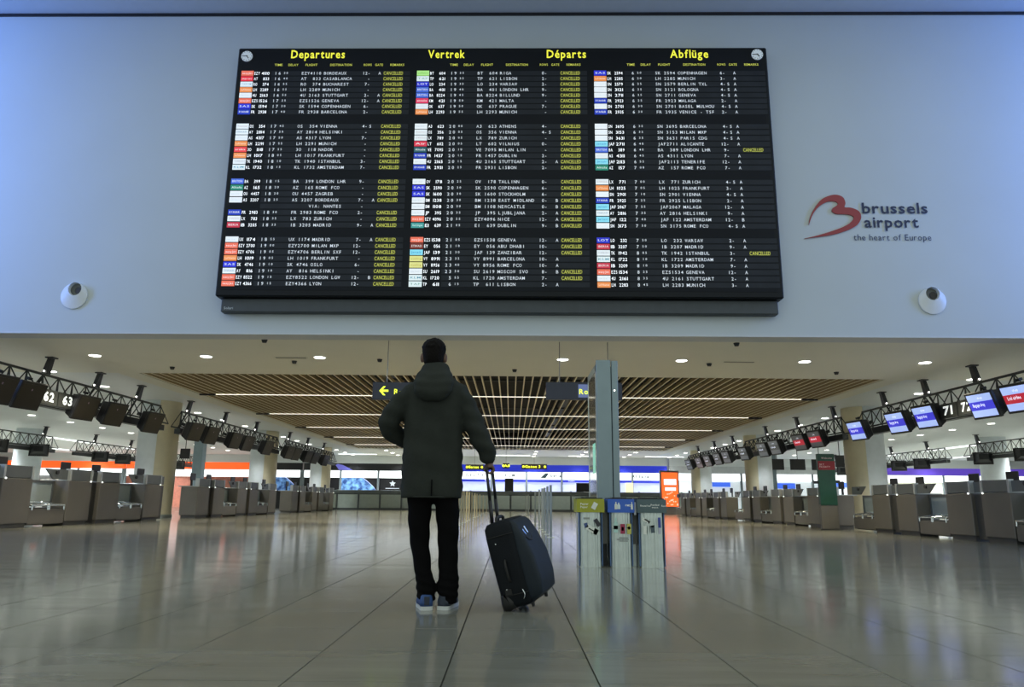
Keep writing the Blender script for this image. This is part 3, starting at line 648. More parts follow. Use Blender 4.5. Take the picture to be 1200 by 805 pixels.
RY = ((15.3, 'red'), (16.6, 'red'), (17.9, 'blue'), (20.45, 'blue'), (22.0, 'blue'), (24.6, 'blue')), ((28.0, 'gred'), (29.6, 'gred'), (32.4, 'grey'), (34.0, 'grey'), (36.8, 'grey')), ((39.8, 'grey'), (41.5, 'grey'), (43.6, 'grey'), (45.6, 'grey'), (48.2, 'grey'))
for r, row in enumerate(RY):
    for i, (y, k) in enumerate(row):
        cn = {'red': 'screen with a red band', 'blue': 'lit blue screen', 'gred': 'dull screen with a red band', 'grey': 'dull grey screen'}[k]
        put_mon(k, 11.2, y, 'right', '%s over the %s right-hand desks, %s from the front' % (cn, RN[r], ORD[i]), radians(-80), 'screens over the right-hand desks')
for sgn, side in ((-1, 'left'), (1, 'right')):                      # screens of the far rows, seen from behind
    for i, y in enumerate((28.5, 31, 33.5, 36.5, 42, 44.5, 47, 49.5, 52)):
        m = MB().bbox(-.42, .42, -.05, .03, -.3, .3, .01); m.add([(-.35, -.05, -.24), (.35, -.05, -.24), (.35, -.05, .24), (-.35, -.05, .24), (-.2, -.32, -.12), (.2, -.32, -.12), (.2, -.32, .16), (-.2, -.32, .16)], [(4,5,6,7),(0,1,5,4),(1,2,6,5),(2,3,7,6),(3,0,4,7)])
        o = m.obj('hanging_monitor', M_BLACK); o.location = (sgn*23.25, y, 2.95); o.rotation_euler = (radians(-8), 0, sgn*radians(-25))
        tag(o, 'black screen under the far %s truss, %s from the front' % (side, ORD[i]), 'monitor', 'screens of the far %s rows' % side)
# desk number plates below the trusses
def plate(x, y, side, n, w2, L=.72):
    sgn = -1 if side == 'left' else 1
    t = thing('number_plate', '%s dark box reading %s under the nearest %s-hand truss' % (w2, n, side), 'number sign', (x, y, 3.10))
    MB().bbox(-.07, .07, -L/2, L/2, -.19, .19, .01).obj('box', M_TRUSS, t)
    MB().box(min(sgn*.05, sgn*.36), max(sgn*.05, sgn*.36), -.03, .03, -.14, -.08).obj('bracket', M_DARK, t)
    M = Matrix.Rotation(pi/2, 4, 'Z') if side == 'left' else Matrix.Rotation(-pi/2, 4, 'Z')
    m = MB(); put_text(m, n, -.20, -.10, .22, width=.40, y=-.074, bold=.03, M=M); m.obj('number', mat('number_white', (.8, .85, .85), .5, emis=(.85, .9, .9), estr=.8), t)
plate(-11.45, 17.95, 'left', '62', 'nearer'); plate(-11.45, 18.72, 'left', '63', 'farther')
plate(11.45, 19.05, 'right', '71', 'farther'); plate(11.45, 18.27, 'right', '72', 'nearer')

# ------------------------------------------------------------------ hanging direction signs
def hsign(pxl, w_, label, arrow, txt, tx, Y=16.05):
    a = at(pxl, 447.5, Y=Y); b = at(pxl, 468, Y=Y); h = a.z-b.z
    t = thing('hanging_sign', label, 'sign', (a.x + w_/2, Y, b.z))
    MB().bbox(-w_/2, w_/2, 0, .12, 0, h, .01).obj('sign_box', M_SIGN, t)
    for xx in (-w_/2+.30, w_/2-.30): MB().tube((xx, .06, h), (xx, .06, CZ-b.z), .010, n=6).obj('cable', M_CUFF, t)
    m = MB()
    if arrow:
        cx, cz = -w_/2+.25, h/2
        m.poly([(cx-.10, cz), (cx-.01, cz+.10), (cx+.04, cz+.10), (cx-.03, cz+.022), (cx+.10, cz+.022), (cx+.10, cz-.022), (cx-.03, cz-.022), (cx+.04, cz-.10), (cx-.01, cz-.10)], -.006, 0)
        m.obj('arrow', M_SIGNY, t); m = MB()
    put_text(m, txt, tx, h*.32, .11, y=-.006, bold=.02); m.obj('lettering', M_SIGNY, t)
    return t
hsign(437, 1.68, 'navy hanging sign with a yellow left arrow, left of the man\'s head', True, 'Row 1', -.36)
hs = hsign(640, 1.68, 'navy hanging sign with a yellow word, partly behind the tall grey pillar', False, 'Row 11', -.11)
MB().box(-.13, .16, -.004, 0, .05, .34).obj('lit_patch', glow('sign_patch', (.12, .16, .32), .8), hs)

# ------------------------------------------------------------------ tall info pillar
t = thing('info_pillar', 'tall slim grey metal pillar standing behind the three recycling bins', 'pillar', (1.185, 9.0, 0))
M_PIL = mat('pillar_grey', (.24, .31, .34), .4, metal=.35, var=.04)
MB().bbox(-.135, .045, 0, .06, 0, 2.43, .006).obj('front_plate', M_PIL, t)
MB().bbox(.055, .135, .012, .06, 0, 2.425, .006).obj('side_plate', M_PIL, t)
MB().box(-.12, .12, .06, .98, .02, 2.36).obj('core', M_DARK, t)
MB().box(-.135, -.12, .10, .94, .30, 2.30).obj('glass_face', mat('pillar_glass', (.55, .6, .6), .08, metal=.9, var=.02), t)
MB().box(-.14, -.118, .06, .10, 0, 2.38).box(-.14, -.118, .94, .98, 0, 2.38).box(-.14, -.118, .06, .98, 2.30, 2.38).obj('face_frame', M_STEEL, t)
MB().box(-.1355, -.134, .2, .5, 1.05, 1.42).obj('green_glow_patch', glow('glow_patch_green', (.35, .85, .6), .5), t)  # glowing patch put in for the green-cyan glow on the glass
MB().tube((.09, .008, 2.05), (.09, .013, 2.05), .008, n=8).obj('indicator', M_LAMP, t)
MB().bbox(-.18, .18, -.04, 1.02, 0, .03, .005).obj('base_plate', M_STEEL, t)

# ------------------------------------------------------------------ recycling bins
def bin_(x0, x1, label, bandmat, words, pics):
    w_ = x1-x0; t = thing('recycling_bin', label, 'bin', ((x0+x1)/2, 8.42, 0), group=None); hw = w_/2-.026
    prof = []; n = 22
    for i in range(n+1):                                             # bowed fluted front
        a = -1+2*i/n; prof.append((a*hw, -.02-.075*(1-a*a)**.5 + (.006 if i % 3 == 0 else 0)))
    ring = prof + [(hw, .30), (-hw, .30)]
    MB().loft([[(a, b, z) for a, b in ring] for z in (.015, .585)]).obj('body', M_STEEL, t)
    MB().loft([[(a*1.02, b*1.04, z) for a, b in ring] for z in (0, .06)]).obj('foot_band', M_STEEL, t)
    for sx_ in (-1, 1): MB().bbox(sx_*hw-.006, sx_*hw+.006, -.06, .0, .01, .585, .004).obj('corner_strip', mat('blue_strip', (.12, .20, .38), .3, metal=.6, var=.05), t)
    W2 = w_/2; band = [(-W2, -.085), (-W2*.6, -.11), (W2*.6, -.11), (W2, -.085), (W2, .31), (-W2, .31)]
    MB().loft([[(a, b, z) for a, b in band] for z in (.585, .73)]).obj('header_band', bandmat, t)
    MB().box(-W2*.9, W2*.9, -.05, .27, .73, .742).obj('lid', M_DARK, t)
    MB().box(-W2*.55, W2*.55, .03, .17, .740, .750).obj('inlet', M_BLACK, t)
    m = MB()
    for s_, a, z, h in words: put_text(m, s_, a, z, h, y=-.1125, bold=.01)
    m.obj('header_text', mat('bin_text', (.75, .78, .75), .5, emis=(.7, .75, .7), estr=.15), t)
    for pts, c in pics:
        y0 = -.112 if pts[0][1] > .58 else -.100
        o = MB().poly(pts, y0-.002, y0).obj('picture_sticker', mat('stk_%d_%d_%d' % tuple(int(v*100) for v in c), c, .5, var=.05), t)
    return t
def quad(x, z, w_, h, a=0.):
    c, s = cos(a), sin(a); return [(x+c*p-s*q, z+s*p+c*q) for p, q in ((-w_/2, -h/2), (w_/2, -h/2), (w_/2, h/2), (-w_/2, h/2))]
def bottle(x, z, h, w_): return [(x-w_/2, z), (x+w_/2, z), (x+w_/2, z+h*.6), (x+w_*.2, z+h*.8), (x+w_*.2, z+h), (x-w_*.2, z+h), (x-w_*.2, z+h*.8), (x-w_/2, z+h*.6)]
G_ = (.75, .78, .72); K_ = (.03, .03, .04)
bin_(.735, 1.040, 'steel recycling bin with an olive yellow header, left of three', mat('band_olive', (.36, .37, .03), .5, var=.04),
     [('Papier', -.115, .665, .022), ('Paper', -.115, .632, .022)],
     [(quad(.04, .655, .05, .075, -.5), G_), (quad(-.05, .52, .07, .02), (.3, .33, .3)), (quad(.07, .475, .045, .085, .6), K_), (quad(-.055, .445, .04, .05, .3), (.06, .10, .25)), (quad(.01, .40, .14, .06, -.5), G_), (quad(.055, .38, .05, .07, -.3), (.6, .65, .6)), (quad(.008, .395, .08, .012, -.5), K_)])
bin_(1.078, 1.372, 'steel recycling bin with a blue header and bottle pictures, middle of three', mat('band_blue', (.04, .13, .55), .5, var=.04),
     [('PMD', .045, .652, .022)],
     [(bottle(-.06, .62, .08, .03), G_), (bottle(-.03, .622, .07, .035), (.7, .8, .85)), (bottle(.115, .62, .08, .022), G_), (bottle(-.065, .37, .16, .045), (.45, .68, .62)), (quad(-.065, .425, .046, .04), (.05, .3, .22)), (quad(.01, .41, .05, .105), (.35, .03, .08)), (quad(.01, .41, .025, .04), G_), (quad(.082, .41, .045, .11), (.55, .52, .12)), (quad(.08, .42, .03, .03, .6), (.5, .2, .08)),
      (quad(.02, .315, .10, .006), K_), (quad(.01, .298, .13, .006), K_), (quad(.02, .281, .09, .006), K_)])
bin_(1.402, 1.728, 'steel recycling bin with a dark grey header, right of three', mat('band_slate', (.085, .13, .14), .5, var=.04),
     [('Restafval', -.13, .652, .018), ('Residual', -.015, .662, .018), ('waste', -.005, .636, .018), ('Rest', .105, .652, .018)],
     [(quad(-.07, .50, .09, .03, -.5), G_), (quad(-.065, .505, .05, .014, -.5), K_), (quad(-.02, .48, .05, .06, .4), (.6, .66, .62)), (quad(-.085, .40, .035, .09), G_), (quad(.0, .41, .045, .08, .1), (.07, .10, .12)), (quad(.0, .44, .03, .02), G_), (quad(.078, .48, .03, .11, .03), (.06, .08, .35)), (quad(.078, .39, .025, .06), (.5, .5, .6))])
for i, xc in enumerate((1.059, 1.387)):
    t = thing('bin_connector', 'dark panel joining the %s bins' % ('olive and blue' if i == 0 else 'blue and grey'), 'bin panel', (xc, 8.5, 0))
    MB().box(-.036, .036, 0, .2, .24, .60).obj('panel', mat('conn_grey', (.20, .20, .18), .5, var=.05), t)
    MB().box(-.030, .030, .05, .2, 0, .24).obj('foot', M_STEEL if i else M_DARK, t)
    if i: MB().box(-.012, .012, -.12, 0, .56, .70).obj('lock_plate', M_PLASTW, t)

# ------------------------------------------------------------------ barrier gates down the middle
def post_row(name, X, ys_, label, matm, zt):
    t = thing(name, label, 'barrier', (X, ys_[0], 0))
    for i, y in enumerate(ys_):
        MB().bbox(-.026, .026, y-ys_[0]-.03, y-ys_[0]+.03, .0, zt, .006).obj('post', matm, t)
    for i in range(len(ys_)-1):
        if False: MB().box(-.008, .008, ys_[i]-ys_[0]+.07, ys_[i+1]-ys_[0]-.07, .12, zt-.12).obj('glass_panel', M_BGL, t)
    for y in ys_: MB().box(-.07, .07, y-ys_[0]-.07, y-ys_[0]+.07, 0, .012).obj('foot_plate', M_STEEL, t)
M_BGL = mat('barrier_glass', (.5, .55, .55), .1, trans=.0, alpha=.35, var=.02)
post_row('barrier_row', .80, [15.0, 16.3, 17.7, 19.0, 21.0, 24.4], 'row of slim grey barrier posts right of the suitcase handle', mat('post_grey', (.30, .34, .35), .4, metal=.5, var=.05), 1.02)
post_row('barrier_row', .80, [34.0, 39.5], 'pair of far grey barrier posts behind the suitcase', MATS['post_grey'], 1.0)
post_row('barrier_row', -1.5, [21.6, 22.9, 24.2, 25.6, 27.2, 29.2, 31.4, 33.4, 36.5, 41.0, 47.0], 'row of beige barrier posts just right of the man\'s legs', mat('post_beige', (.50, .46, .33), .4, metal=.3, var=.05), 1.0)

# ------------------------------------------------------------------ green banner stand on the right
g = at(975, 621, Z=0); t = thing('banner_stand', 'tall green banner with a dark red band on a grey stand, before the right-hand desks', 'banner stand', (g.x-.02, g.y, 0))
MB().bbox(-.24, .24, 0, .10, .02, .68, .01).obj('stand', M_STEELD, t)
b_ = MB().bbox(-.235, .235, -.02, .10, .66, 2.06, .01).obj('banner', mat('banner_green', (.010, .060, .038), .4, var=.1), t)
MB().box(-.232, .232, -.024, -.02, 1.62, 1.86).obj('red_band', mat('banner_red', (.22, .008, .015), .4, var=.05), b_)
m = MB(); put_text(m, 'Welcome', -.13, 1.92, .05, y=-.024, bold=.0); put_text(m, 'SKY', -.20, 1.74, .05, y=-.027, bold=.01); put_text(m, 'PRIORITY', -.20, 1.68, .045, y=-.027, bold=.01); m.obj('lettering', mat('banner_text', (.7, .5, .5), .5, var=.02), b_)
MB().box(-.30, .30, -.05, .15, 0, .02).obj('foot', M_DARK, t)
MB().box(-.36, -.22, .02, .08, 1.24, 1.32).box(.22, .36, .02, .08, 1.26, 1.34).obj('side_clip', M_BLACK, t)

# ------------------------------------------------------------------ orange lit kiosk far right of centre
k_ = at(786, 600.5, Z=0); KY = 46.0; kx = (at(776, 600, Y=KY).x + at(796, 600, Y=KY).x)/2
t = thing('lit_kiosk', 'tall glowing orange display stand far away right of the grey pillar', 'display', (kx, KY, 0))
MB().bbox(-.58, .58, 0, .3, 0, 2.62, .02).obj('frame', mat('kiosk_grey', (.25, .22, .2), .4, metal=.4, var=.05), t)
pn = MB().box(-.50, .50, -.02, 0, .45, 2.5).obj('poster', mat('kiosk_orange', (.7, .12, .03), .4, emis=(1, .13, .02), estr=1.3, var=.1), t)
MB().box(-.36, .40, -.03, -.02, 1.75, 2.1).box(-.3, .36, -.03, -.02, 1.40, 1.6).obj('white_lettering', glow('kiosk_white', (.9, .85, .95), 1.3), pn)
m = MB()
for i in range(26): m.tube((random.uniform(-.45, .45), -.03, random.uniform(.5, 1.35)), (0, -.02, 0), .0, n=3) if False else m.add([(p[0], -.026, p[1]) for p in quad(random.uniform(-.45, .45), random.uniform(.5, 1.35), .07, .07, .7)], [(0, 1, 2, 3)])
m.obj('star_print', glow('kiosk_pink', (1, .55, .4), 1.2), pn)

# ------------------------------------------------------------------ square pillars and flat screens deep in the side halls
for x, y, lab in ((-18.9, 45, 'left'), (15.7, 45, 'right')):
    t = thing('square_pillar', 'slim square grey pillar deep in the %s check-in hall' % lab, 'pillar', (x, y, 0))
    MB().bbox(-.28, .28, -.28, .28, 0, CZ, .02).obj('shaft', MATS.get('pillar_grey'), t); MB().box(-.32, .32, -.32, .32, 0, .12).obj('plinth', M_DARK, t)
for x, y, z, w2, h2, lab in ((-17.6, 40, 3.05, .26, .27, 'behind the second left-hand truss'), (17.75, 40, 2.95, .24, .32, 'right of the green banner'), (15.95, 44.5, 2.98, .42, .32, 'left of three over the right-hand desks'), (17.2, 44.5, 2.98, .45, .32, 'middle of three over the right-hand desks'), (18.5, 44.5, 2.98, .45, .32, 'right of three over the right-hand desks')):
    t = thing('flat_screen', 'black hanging flat screen, '+lab, 'screen', (x, y, z))
    MB().bbox(-w2, w2, 0, .08, -h2, h2, .01).obj('casing', M_BLACK, t); MB().box(-w2+.04, w2-.04, -.004, 0, -h2+.04, h2-.04).obj('screen', M_SCROFF, t)
    MB().tube((0, .04, h2), (0, .04, CZ-z), .02, n=6).obj('rod', M_DARK, t)
# ------------------------------------------------------------------ far counters and lit shop fronts
def far_counter(x0, x1, Y, label):
    t = thing('service_counter', label, 'counter', ((x0+x1)/2, Y, 0)); hw = (x1-x0)/2; n = max(1, round((x1-x0)/1.42))
    MB().bbox(-hw, hw, -.05, .7, 1.10, 1.36, .02).obj('counter_top', mat('ctr_top', (.16, .19, .20), .4, metal=.3, var=.05), t)
    MB().box(-hw, hw, .15, .6, 0, 1.1).obj('carcass', M_STEELU, t)
    for i in range(n):
        a = -hw + i*2*hw/n; b = a + 2*hw/n
        MB().box(a+.06, b-.06, .05, .12, .14, 1.06).obj('front_panel', mat('ctr_glass', (.50, .58, .54), .15, metal=.2, var=.04), t)
    for i in range(n+1):
        a = -hw + i*2*hw/n; MB().box(a-.05, a+.05, -.02, .14, 0, 1.4).obj('divider_post', mat('ctr_post', (.13, .15, .16), .4, metal=.4, var=.05), t)
    MB().box(-hw, hw, .0, .1, 0, .10).obj('kick_board', M_STEELU, t)
far_counter(-13.6, -4.6, 52.2, 'long grey counter with pale panels in the distance left of the man')
far_counter(-4.2, 5.6, 52.2, 'long grey counter with pale panels in the distance behind the suitcase handle')
far_counter(6.0, 13.4, 52.2, 'long grey counter with pale panels in the distance right of the grey pillar')
for (x, h, lb) in ((-.12, .9, 'centre'), (5.1, .62, 'right of centre')):
    o = MB().bbox(-.30 if h > .8 else -.5, .30 if h > .8 else .5, 0, .08, 0, h, .01).obj('standing_screen', M_BLACK); o.location = (x, 52.5, 1.36); tag(o, 'dark upright screen on the far counter, %s' % lb, 'screen')
def front(x0, x1, label, top, lit, low, mull, Y=60., litZ=(2.42, 2.98), glowlow=None):
    t = thing('shop_front', label, 'shop front', ((x0+x1)/2, Y, 0)); hw = (x1-x0)/2
    MB().box(-hw, hw, 0, .3, 3.02, 3.56).obj('top_band', top, t)
    n = max(1, round(2*hw/mull))
    for i in range(n):
        a = -hw+i*2*hw/n; b = a+2*hw/n
        MB().box(a+.06, b-.06, -.05, .05, *litZ).obj('lit_fascia', lit, t)
    for i in range(n+1):
        a = -hw+i*2*hw/n; MB().box(a-.08, a+.08, -.10, .06, 0, 3.0).obj('mullion', mat('mullion_grey', (.22, .26, .28), .4, metal=.4, var=.05), t)
    MB().box(-hw, hw, .06, .2, 0, litZ[0]).obj('lower_wall', low, t)
    MB().box(-hw, hw, 0, .5, 3.56, CZ-.01).obj('bulkhead', M_CEILW, t)
    return t
G_W = glow('fascia_white', (.95, 1, 1), 1.7); G_BL = glow('band_blue_lit', (.015, .03, .50), .75); G_LV = glow('wall_lavender', (.50, .56, .95), .95)
G_OR = glow('band_orange_lit', (1, .11, .015), 1.1); G_BK = mat('band_black', (.01, .01, .012), .4, var=.05)
front(-42, -31.2, 'orange shop front with white light boxes at the far left', G_OR, G_W, mat('lw1', (.5, .5, .5), .5, var=.1), 3.6)
front(-31, -20, 'orange shop front with white light boxes seen behind the middle left-hand desks', G_OR, G_W, mat('lw2', (.35, .12, .08), .5, var=.2), 5.4)
f3 = front(-19.8, -16.85, 'narrow black shop front with a blue picture behind the farthest left-hand desks', G_BK, G_W, G_BK, 3.0)
f4 = front(-16.7, -4.6, 'black shop front with a picture of a planet, left of the man', G_BK, G_W, G_BK, 3.02)
f5 = front(-4.4, 12.6, 'blue and white lit shop front beyond the suitcase handle', G_BL, G_W, G_LV, 3.04)
front(12.8, 30, 'white lit shop front behind the right-hand desks', mat('lw3', (.6, .62, .62), .5, var=.05), G_W, mat('lw4', (.62, .68, .68), .5, var=.05, emis=(.8, .9, .95), estr=.55), 5.7)
front(30.2, 44, 'white shop front with a violet band at the far right', glow('violet', (.10, .05, .45), .8), G_W, mat('lw5', (.55, .55, .45), .5, var=.05, emis=(.8, .85, .7), estr=.4), 4.6)
MB().box(-8.5, 8.5, -.06, .0, 2.20, 2.38).obj('blue_stripe', G_BL, f5)
# the planet picture: a blue disc limb across the black panel
def planet_mat():
    m = bpy.data.materials.new('planet'); m.use_nodes = True; nt = m.node_tree; b = nt.nodes['Principled BSDF']
    tc = nt.nodes.new('ShaderNodeTexCoord'); n = nt.nodes.new('ShaderNodeTexNoise'); n.inputs['Scale'].default_value = 2.6; n.inputs['Detail'].default_value = 6
    cr = nt.nodes.new('ShaderNodeValToRGB'); cr.color_ramp.elements[0].position = .38; cr.color_ramp.elements[1].position = .66
    cr.color_ramp.elements[0].color = (.01, .04, .16, 1); cr.color_ramp.elements[1].color = (.16, .34, .62, 1)
    nt.links.new(tc.outputs['Object'], n.inputs['Vector']); nt.links.new(n.outputs['Fac'], cr.inputs['Fac'])
    nt.links.new(cr.outputs[0], b.inputs['Base Color']); nt.links.new(cr.outputs[0], b.inputs['Emission Color']); b.inputs['Emission Strength'].default_value = .8
    return m
MP = planet_mat()
def limb(hw_a, z0, f, x0, x1):
    n = 14; xs = [x0+(x1-x0)*i/n for i in range(n+1)]
    up = [(x, min(2.44, z0 + 2.05*max(0, 1-(x-x0)/(x1-x0))**.75)) for x in xs]
    MB().poly([(x0, z0)] + up, .045, .058).obj('planet_picture', MP, f)
    up2 = [(x, z+.05) for x, z in up]
    MB().poly(up2 + [(x, z) for x, z in up[::-1]], .035, .045).obj('bright_limb', G_LV, f)
limb(0, 1.38, f4, -3.0, -.15); limb(0, 1.38, f3, -1.4, 1.25)
MB().poly([(-3.5, 3.42), (-3.3, 3.50), (-2.9, 3.42), (-2.1, 3.03), (-3.2, 3.03)], -.03, 0).obj('planet_top', glow('limb_violet', (.15, .15, .55), .8), f4)
m = MB(); cx, cz = 1.15, 1.98                                         # small white star emblem on the black panel
st = []
for k in range(10):
    a = pi/2+k*pi/5; r = .26 if k % 2 == 0 else .13; st.append((cx+r*cos(a), cz+r*sin(a)))
m.poly(st, .04, .058); m.add([(cx-.55, .04, 1.58), (cx+.55, .04, 1.58), (cx+.55, .04, 1.63), (cx-.55, .04, 1.63)], [(0, 1, 2, 3)]); m.obj('star_emblem', glow('dim_white', (.6, .65, .7), .8), f4)
M_INK = mat('fascia_ink', (.02, .04, .05), .5, var=.05)
m = MB(); put_text(m, 'DELTA', -7.7, 2.60, .22, y=-.07, bold=.03, gap=.4); put_text(m, 'KLM', -4.6, 2.60, .24, y=-.07, bold=.03, gap=.3); put_text(m, 'iberia', -1.0, 2.60, .24, y=-.07, bold=.03)
m.poly([(-1.75, 2.52), (-1.35, 2.90), (-1.05, 2.90), (-1.3, 2.52)], -.072, -.068); put_text(m, 'Alitalia', 5.6, 2.58, .28, y=-.07, bold=.03)
m.obj('fascia_lettering', M_INK, f5)
m = MB(); put_text(m, 'AIR DESK', -6.2, 2.25, .09, y=-.064, bold=.0); put_text(m, 'TICKETS', .5, 2.25, .09, y=-.064, bold=.0); put_text(m, 'SALES', 4.2, 2.25, .09, y=-.064, bold=.0); m.obj('stripe_lettering', M_TXTB, f5)
MB().box(5.1, 5.7, -.2, -.1, 1.42, 2.2).obj('yellow_poster', glow('poster_yellow', (.85, .80, .35), 1.1), f5)
for x0, x1, z0, z1 in ((14.5, 17.6, 1.95, 2.3), (19.2, 22.8, 1.85, 2.28), (24.8, 27.2, 2.0, 2.35)):
    o = MB().box(x0, x1, 59.85, 59.93, z0, z1).obj('blue_sign', glow('sign_blue', (.05, .14, .75), 1.0)); tag(o, 'small blue lit sign behind the right-hand desks, %s' % ('left' if x0 < 16 else 'middle' if x0 < 22 else 'right'), 'sign')
def floor_lit_sign(x, Y, w_, z, words, lab):
    t = thing('hanging_sign', lab, 'sign', (x, Y, z)); MB().bbox(-w_/2, w_/2, 0, .1, -.17, .17, .01).obj('sign_box', M_BLACK, t)
    m = MB(); put_text(m, words, -w_*.36, -.07, .15, width=w_*.60, y=-.006, bold=.03); m.obj('lettering', M_SIGNY, t)
    for s_ in (-.42, .42): MB().tube((s_*w_, -.006, 0), (s_*w_, 0, 0), .075, n=14).obj('dot', M_SIGNY, t)
    MB().tube((0, .05, .17), (0, .05, CZ-z+.12), .012, n=6).obj('cable', M_CUFF, t)
floor_lit_sign(at(626, 547, Y=48).x, 48, 1.65, 2.88, 'Gates 3', 'far black sign with yellow letters above the suitcase')
floor_lit_sign(at(556, 547.5, Y=48).x, 48, 1.15, 2.82, 'Gates', 'far black sign with yellow letters just left of the man\'s right hand')
floor_lit_sign(at(593, 546, Y=48).x, 48, .42, 2.92, 'A', 'tiny far black sign between the two yellow-lettered signs')
# lights that the far halls live on
def ceiling_panel(x, y, sx_, sy_, e, lab, colr=(.9, .97, 1)):
    t = thing('light_panel', lab, 'ceiling light', (x, y, CZ-.03)); MB().box(-sx_/2, sx_/2, -sy_/2, sy_/2, -.02, .02).obj('diffuser', glow('panel_white', (.95, 1, 1), 1.6), t)
    l = bpy.data.lights.new('panel', 'AREA'); l.shape = 'RECTANGLE'; l.size = sx_; l.size_y = sy_; l.energy = e; l.color = colr; l.spread = radians(125)
    lo = bpy.data.objects.new('panel_beam', l); COL.objects.link(lo); lo.parent = t; lo.location = (0, 0, -.04)
for side, sgn in (('left', -1), ('right', 1)):
    for k, x in enumerate((27.5, 33.5)):
        for j, y in enumerate((36, 46, 56)):
            ceiling_panel(sgn*x, y, .35, 6.5, 900, 'long white light panel deep in the %s hall, %s line, %s from front' % (side, ORD[k], ORD[j]))
for k, x in enumerate((-12, -6, 0, 6, 12)):
    ceiling_panel(x, 58.0, 3.0, .18, 150, 'short light panel before the far shop fronts, %s from the left' % ORD[k])

# ------------------------------------------------------------------ the traveller
PY = 5.12
man = thing('person', 'person seen from behind in a dark hooded coat and black trousers, holding a suitcase handle', 'person', (-.52, PY, 0))
def P(x, y, dy=0.): p = at(x, y, Y=PY+dy); return p - Vector((-.52, PY, 0))
def ell(c, a, b, n=32, p=2.3):
    out = []
    for i in range(n):
        t = 2*pi*i/n; cx = abs(cos(t))**(2/p)*(1 if cos(t) >= 0 else -1); sx_ = abs(sin(t))**(2/p)*(1 if sin(t) >= 0 else -1)
        out.append(Vector((c[0]+a*cx, c[1]+b*sx_, c[2])))
    return out
# coat: torso, sleeves, collar joined into one surface
J = MB(); rings = []
for z, xl, xr, d, cy in ((.715, -.232, .186, .150, .0), (.80, -.228, .188, .148, .0), (.95, -.226, .186, .145, 0), (1.10, -.226, .186, .142, 0), (1.25, -.224, .188, .140, 0), (1.36, -.222, .190, .138, .0), (1.44, -.215, .192, .128, .0), (1.49, -.195, .178, .112, .0), (1.535, -.150, .130, .092, .005), (1.575, -.105, .078, .080, .012), (1.625, -.092, .058, .070, .02)):
    rings.append(ell(((xl+xr)/2, cy, z), (xr-xl)/2, d))
J.loft(rings)
RS, RE, RW = Vector((.135, 0, 1.425)), Vector((.30, -.015, 1.135)), Vector((.363, .02, .985))
J.limb([((.10, 0, 1.43), .085), (RS, .088), ((.225, -.01, 1.29), .080), (RE, .070), ((.345, 0, 1.05), .062), (RW, .056)], n=18, flat=1.05)
LS, LE, LW_ = Vector((-.17, 0, 1.42)), Vector((-.335, .0, 1.215)), Vector((-.13, .20, 1.10))
J.limb([((-.13, 0, 1.43), .085), (LS, .088), ((-.27, -.015, 1.33), .080), (LE, .070), ((-.28, .10, 1.14), .064), (LW_, .054)], n=18)
cu = J.obj('coat', M_JACKET, man); remesh(cu, .011, 5)
for v in cu.data.vertices:                                           # folds in the cloth
    c = v.co; n_ = v.normal
    f = .0035*sin(c.z*34+c.x*9)*(.4+.6*sin(c.x*11+2)) + .0025*sin(c.x*48+c.z*7)
    if abs(c.x+.02) > .2: f += .004*sin(c.z*62+c.x*14)
    v.co = c + n_*f
# hood lying on the shoulders
Hh = MB(); rg = []
for z, a, b, cy in ((1.36, .055, .02, -.150), (1.385, .10, .045, -.150), (1.43, .128, .062, -.140), (1.49, .140, .072, -.115), (1.55, .128, .082, -.065), (1.60, .104, .086, -.015), (1.640, .086, .078, .012), (1.655, .074, .066, .018)):
    rg.append(ell((-.018, cy, z), a, b))
Hh.loft(rg); hd = Hh.obj('hood', M_JACKET, man, True); remesh(hd, .010, 5)
for v in hd.data.vertices: v.co += v.normal*.0018*sin(v.co.z*95 - abs(v.co.x+.02)*22)
MB().box(-.010, -.002, -.1535, -.146, .722, .835).obj('vent_slit', M_TROUS, man)
MB().tube((.065, -.142, 1.455), (.065, -.150, 1.455), .006, n=8).obj('snap_button', M_STEEL, man)
MB().limb([((-.20, -.02, .722), .006), ((-.10, -.143, .722), .006), ((.06, -.143, .722), .006), ((.16, -.02, .722), .006)], n=6).obj('hem_seam', M_JACKET, man)
# trousers
T = MB()
def legring(yp, xl, xr, cy, dm=.62):
    a = P(xl, yp); b = P(xr, yp); return ell(((a.x+b.x)/2, cy, a.z), (b.x-a.x)/2, max((b.x-a.x)/2*1.05, .062), 24, 2.1)
T.loft([ell((-.105, 0, .86), .09, .10, 24, 2.1), legring(584, 477.5, 507, 0), legring(616, 478.6, 503.8, .005), legring(640, 481, 503, .01), legring(668, 486, 506, -.005), legring(684, 487.5, 510, -.01), legring(698, 489.5, 511, -.012), legring(703, 491.5, 510, -.012)])
T.loft([ell((.075, 0, .86), .09, .10, 24, 2.1), legring(584, 509, 538, 0), legring(616, 512, 538, .005), legring(640, 513, 536.6, .01), legring(670, 514, 537, -.005), legring(688, 512.8, 538, -.01), legring(702, 514, 536, -.012), legring(706, 515.5, 534.5, -.012)])
T.loft([ell((-.02, 0, z), a, .125, 32) for z, a in ((.72, .165), (.80, .185), (.90, .19))])
tr = T.obj('trousers', M_TROUS, man); remesh(tr, .009, 3)
for v in tr.data.vertices:
    c = v.co; k = max(0, 1-c.z/.30)
    v.co = c + v.normal*(.006*k*sin(c.z*120+c.x*20) + .0025*sin(c.z*45+c.x*30))
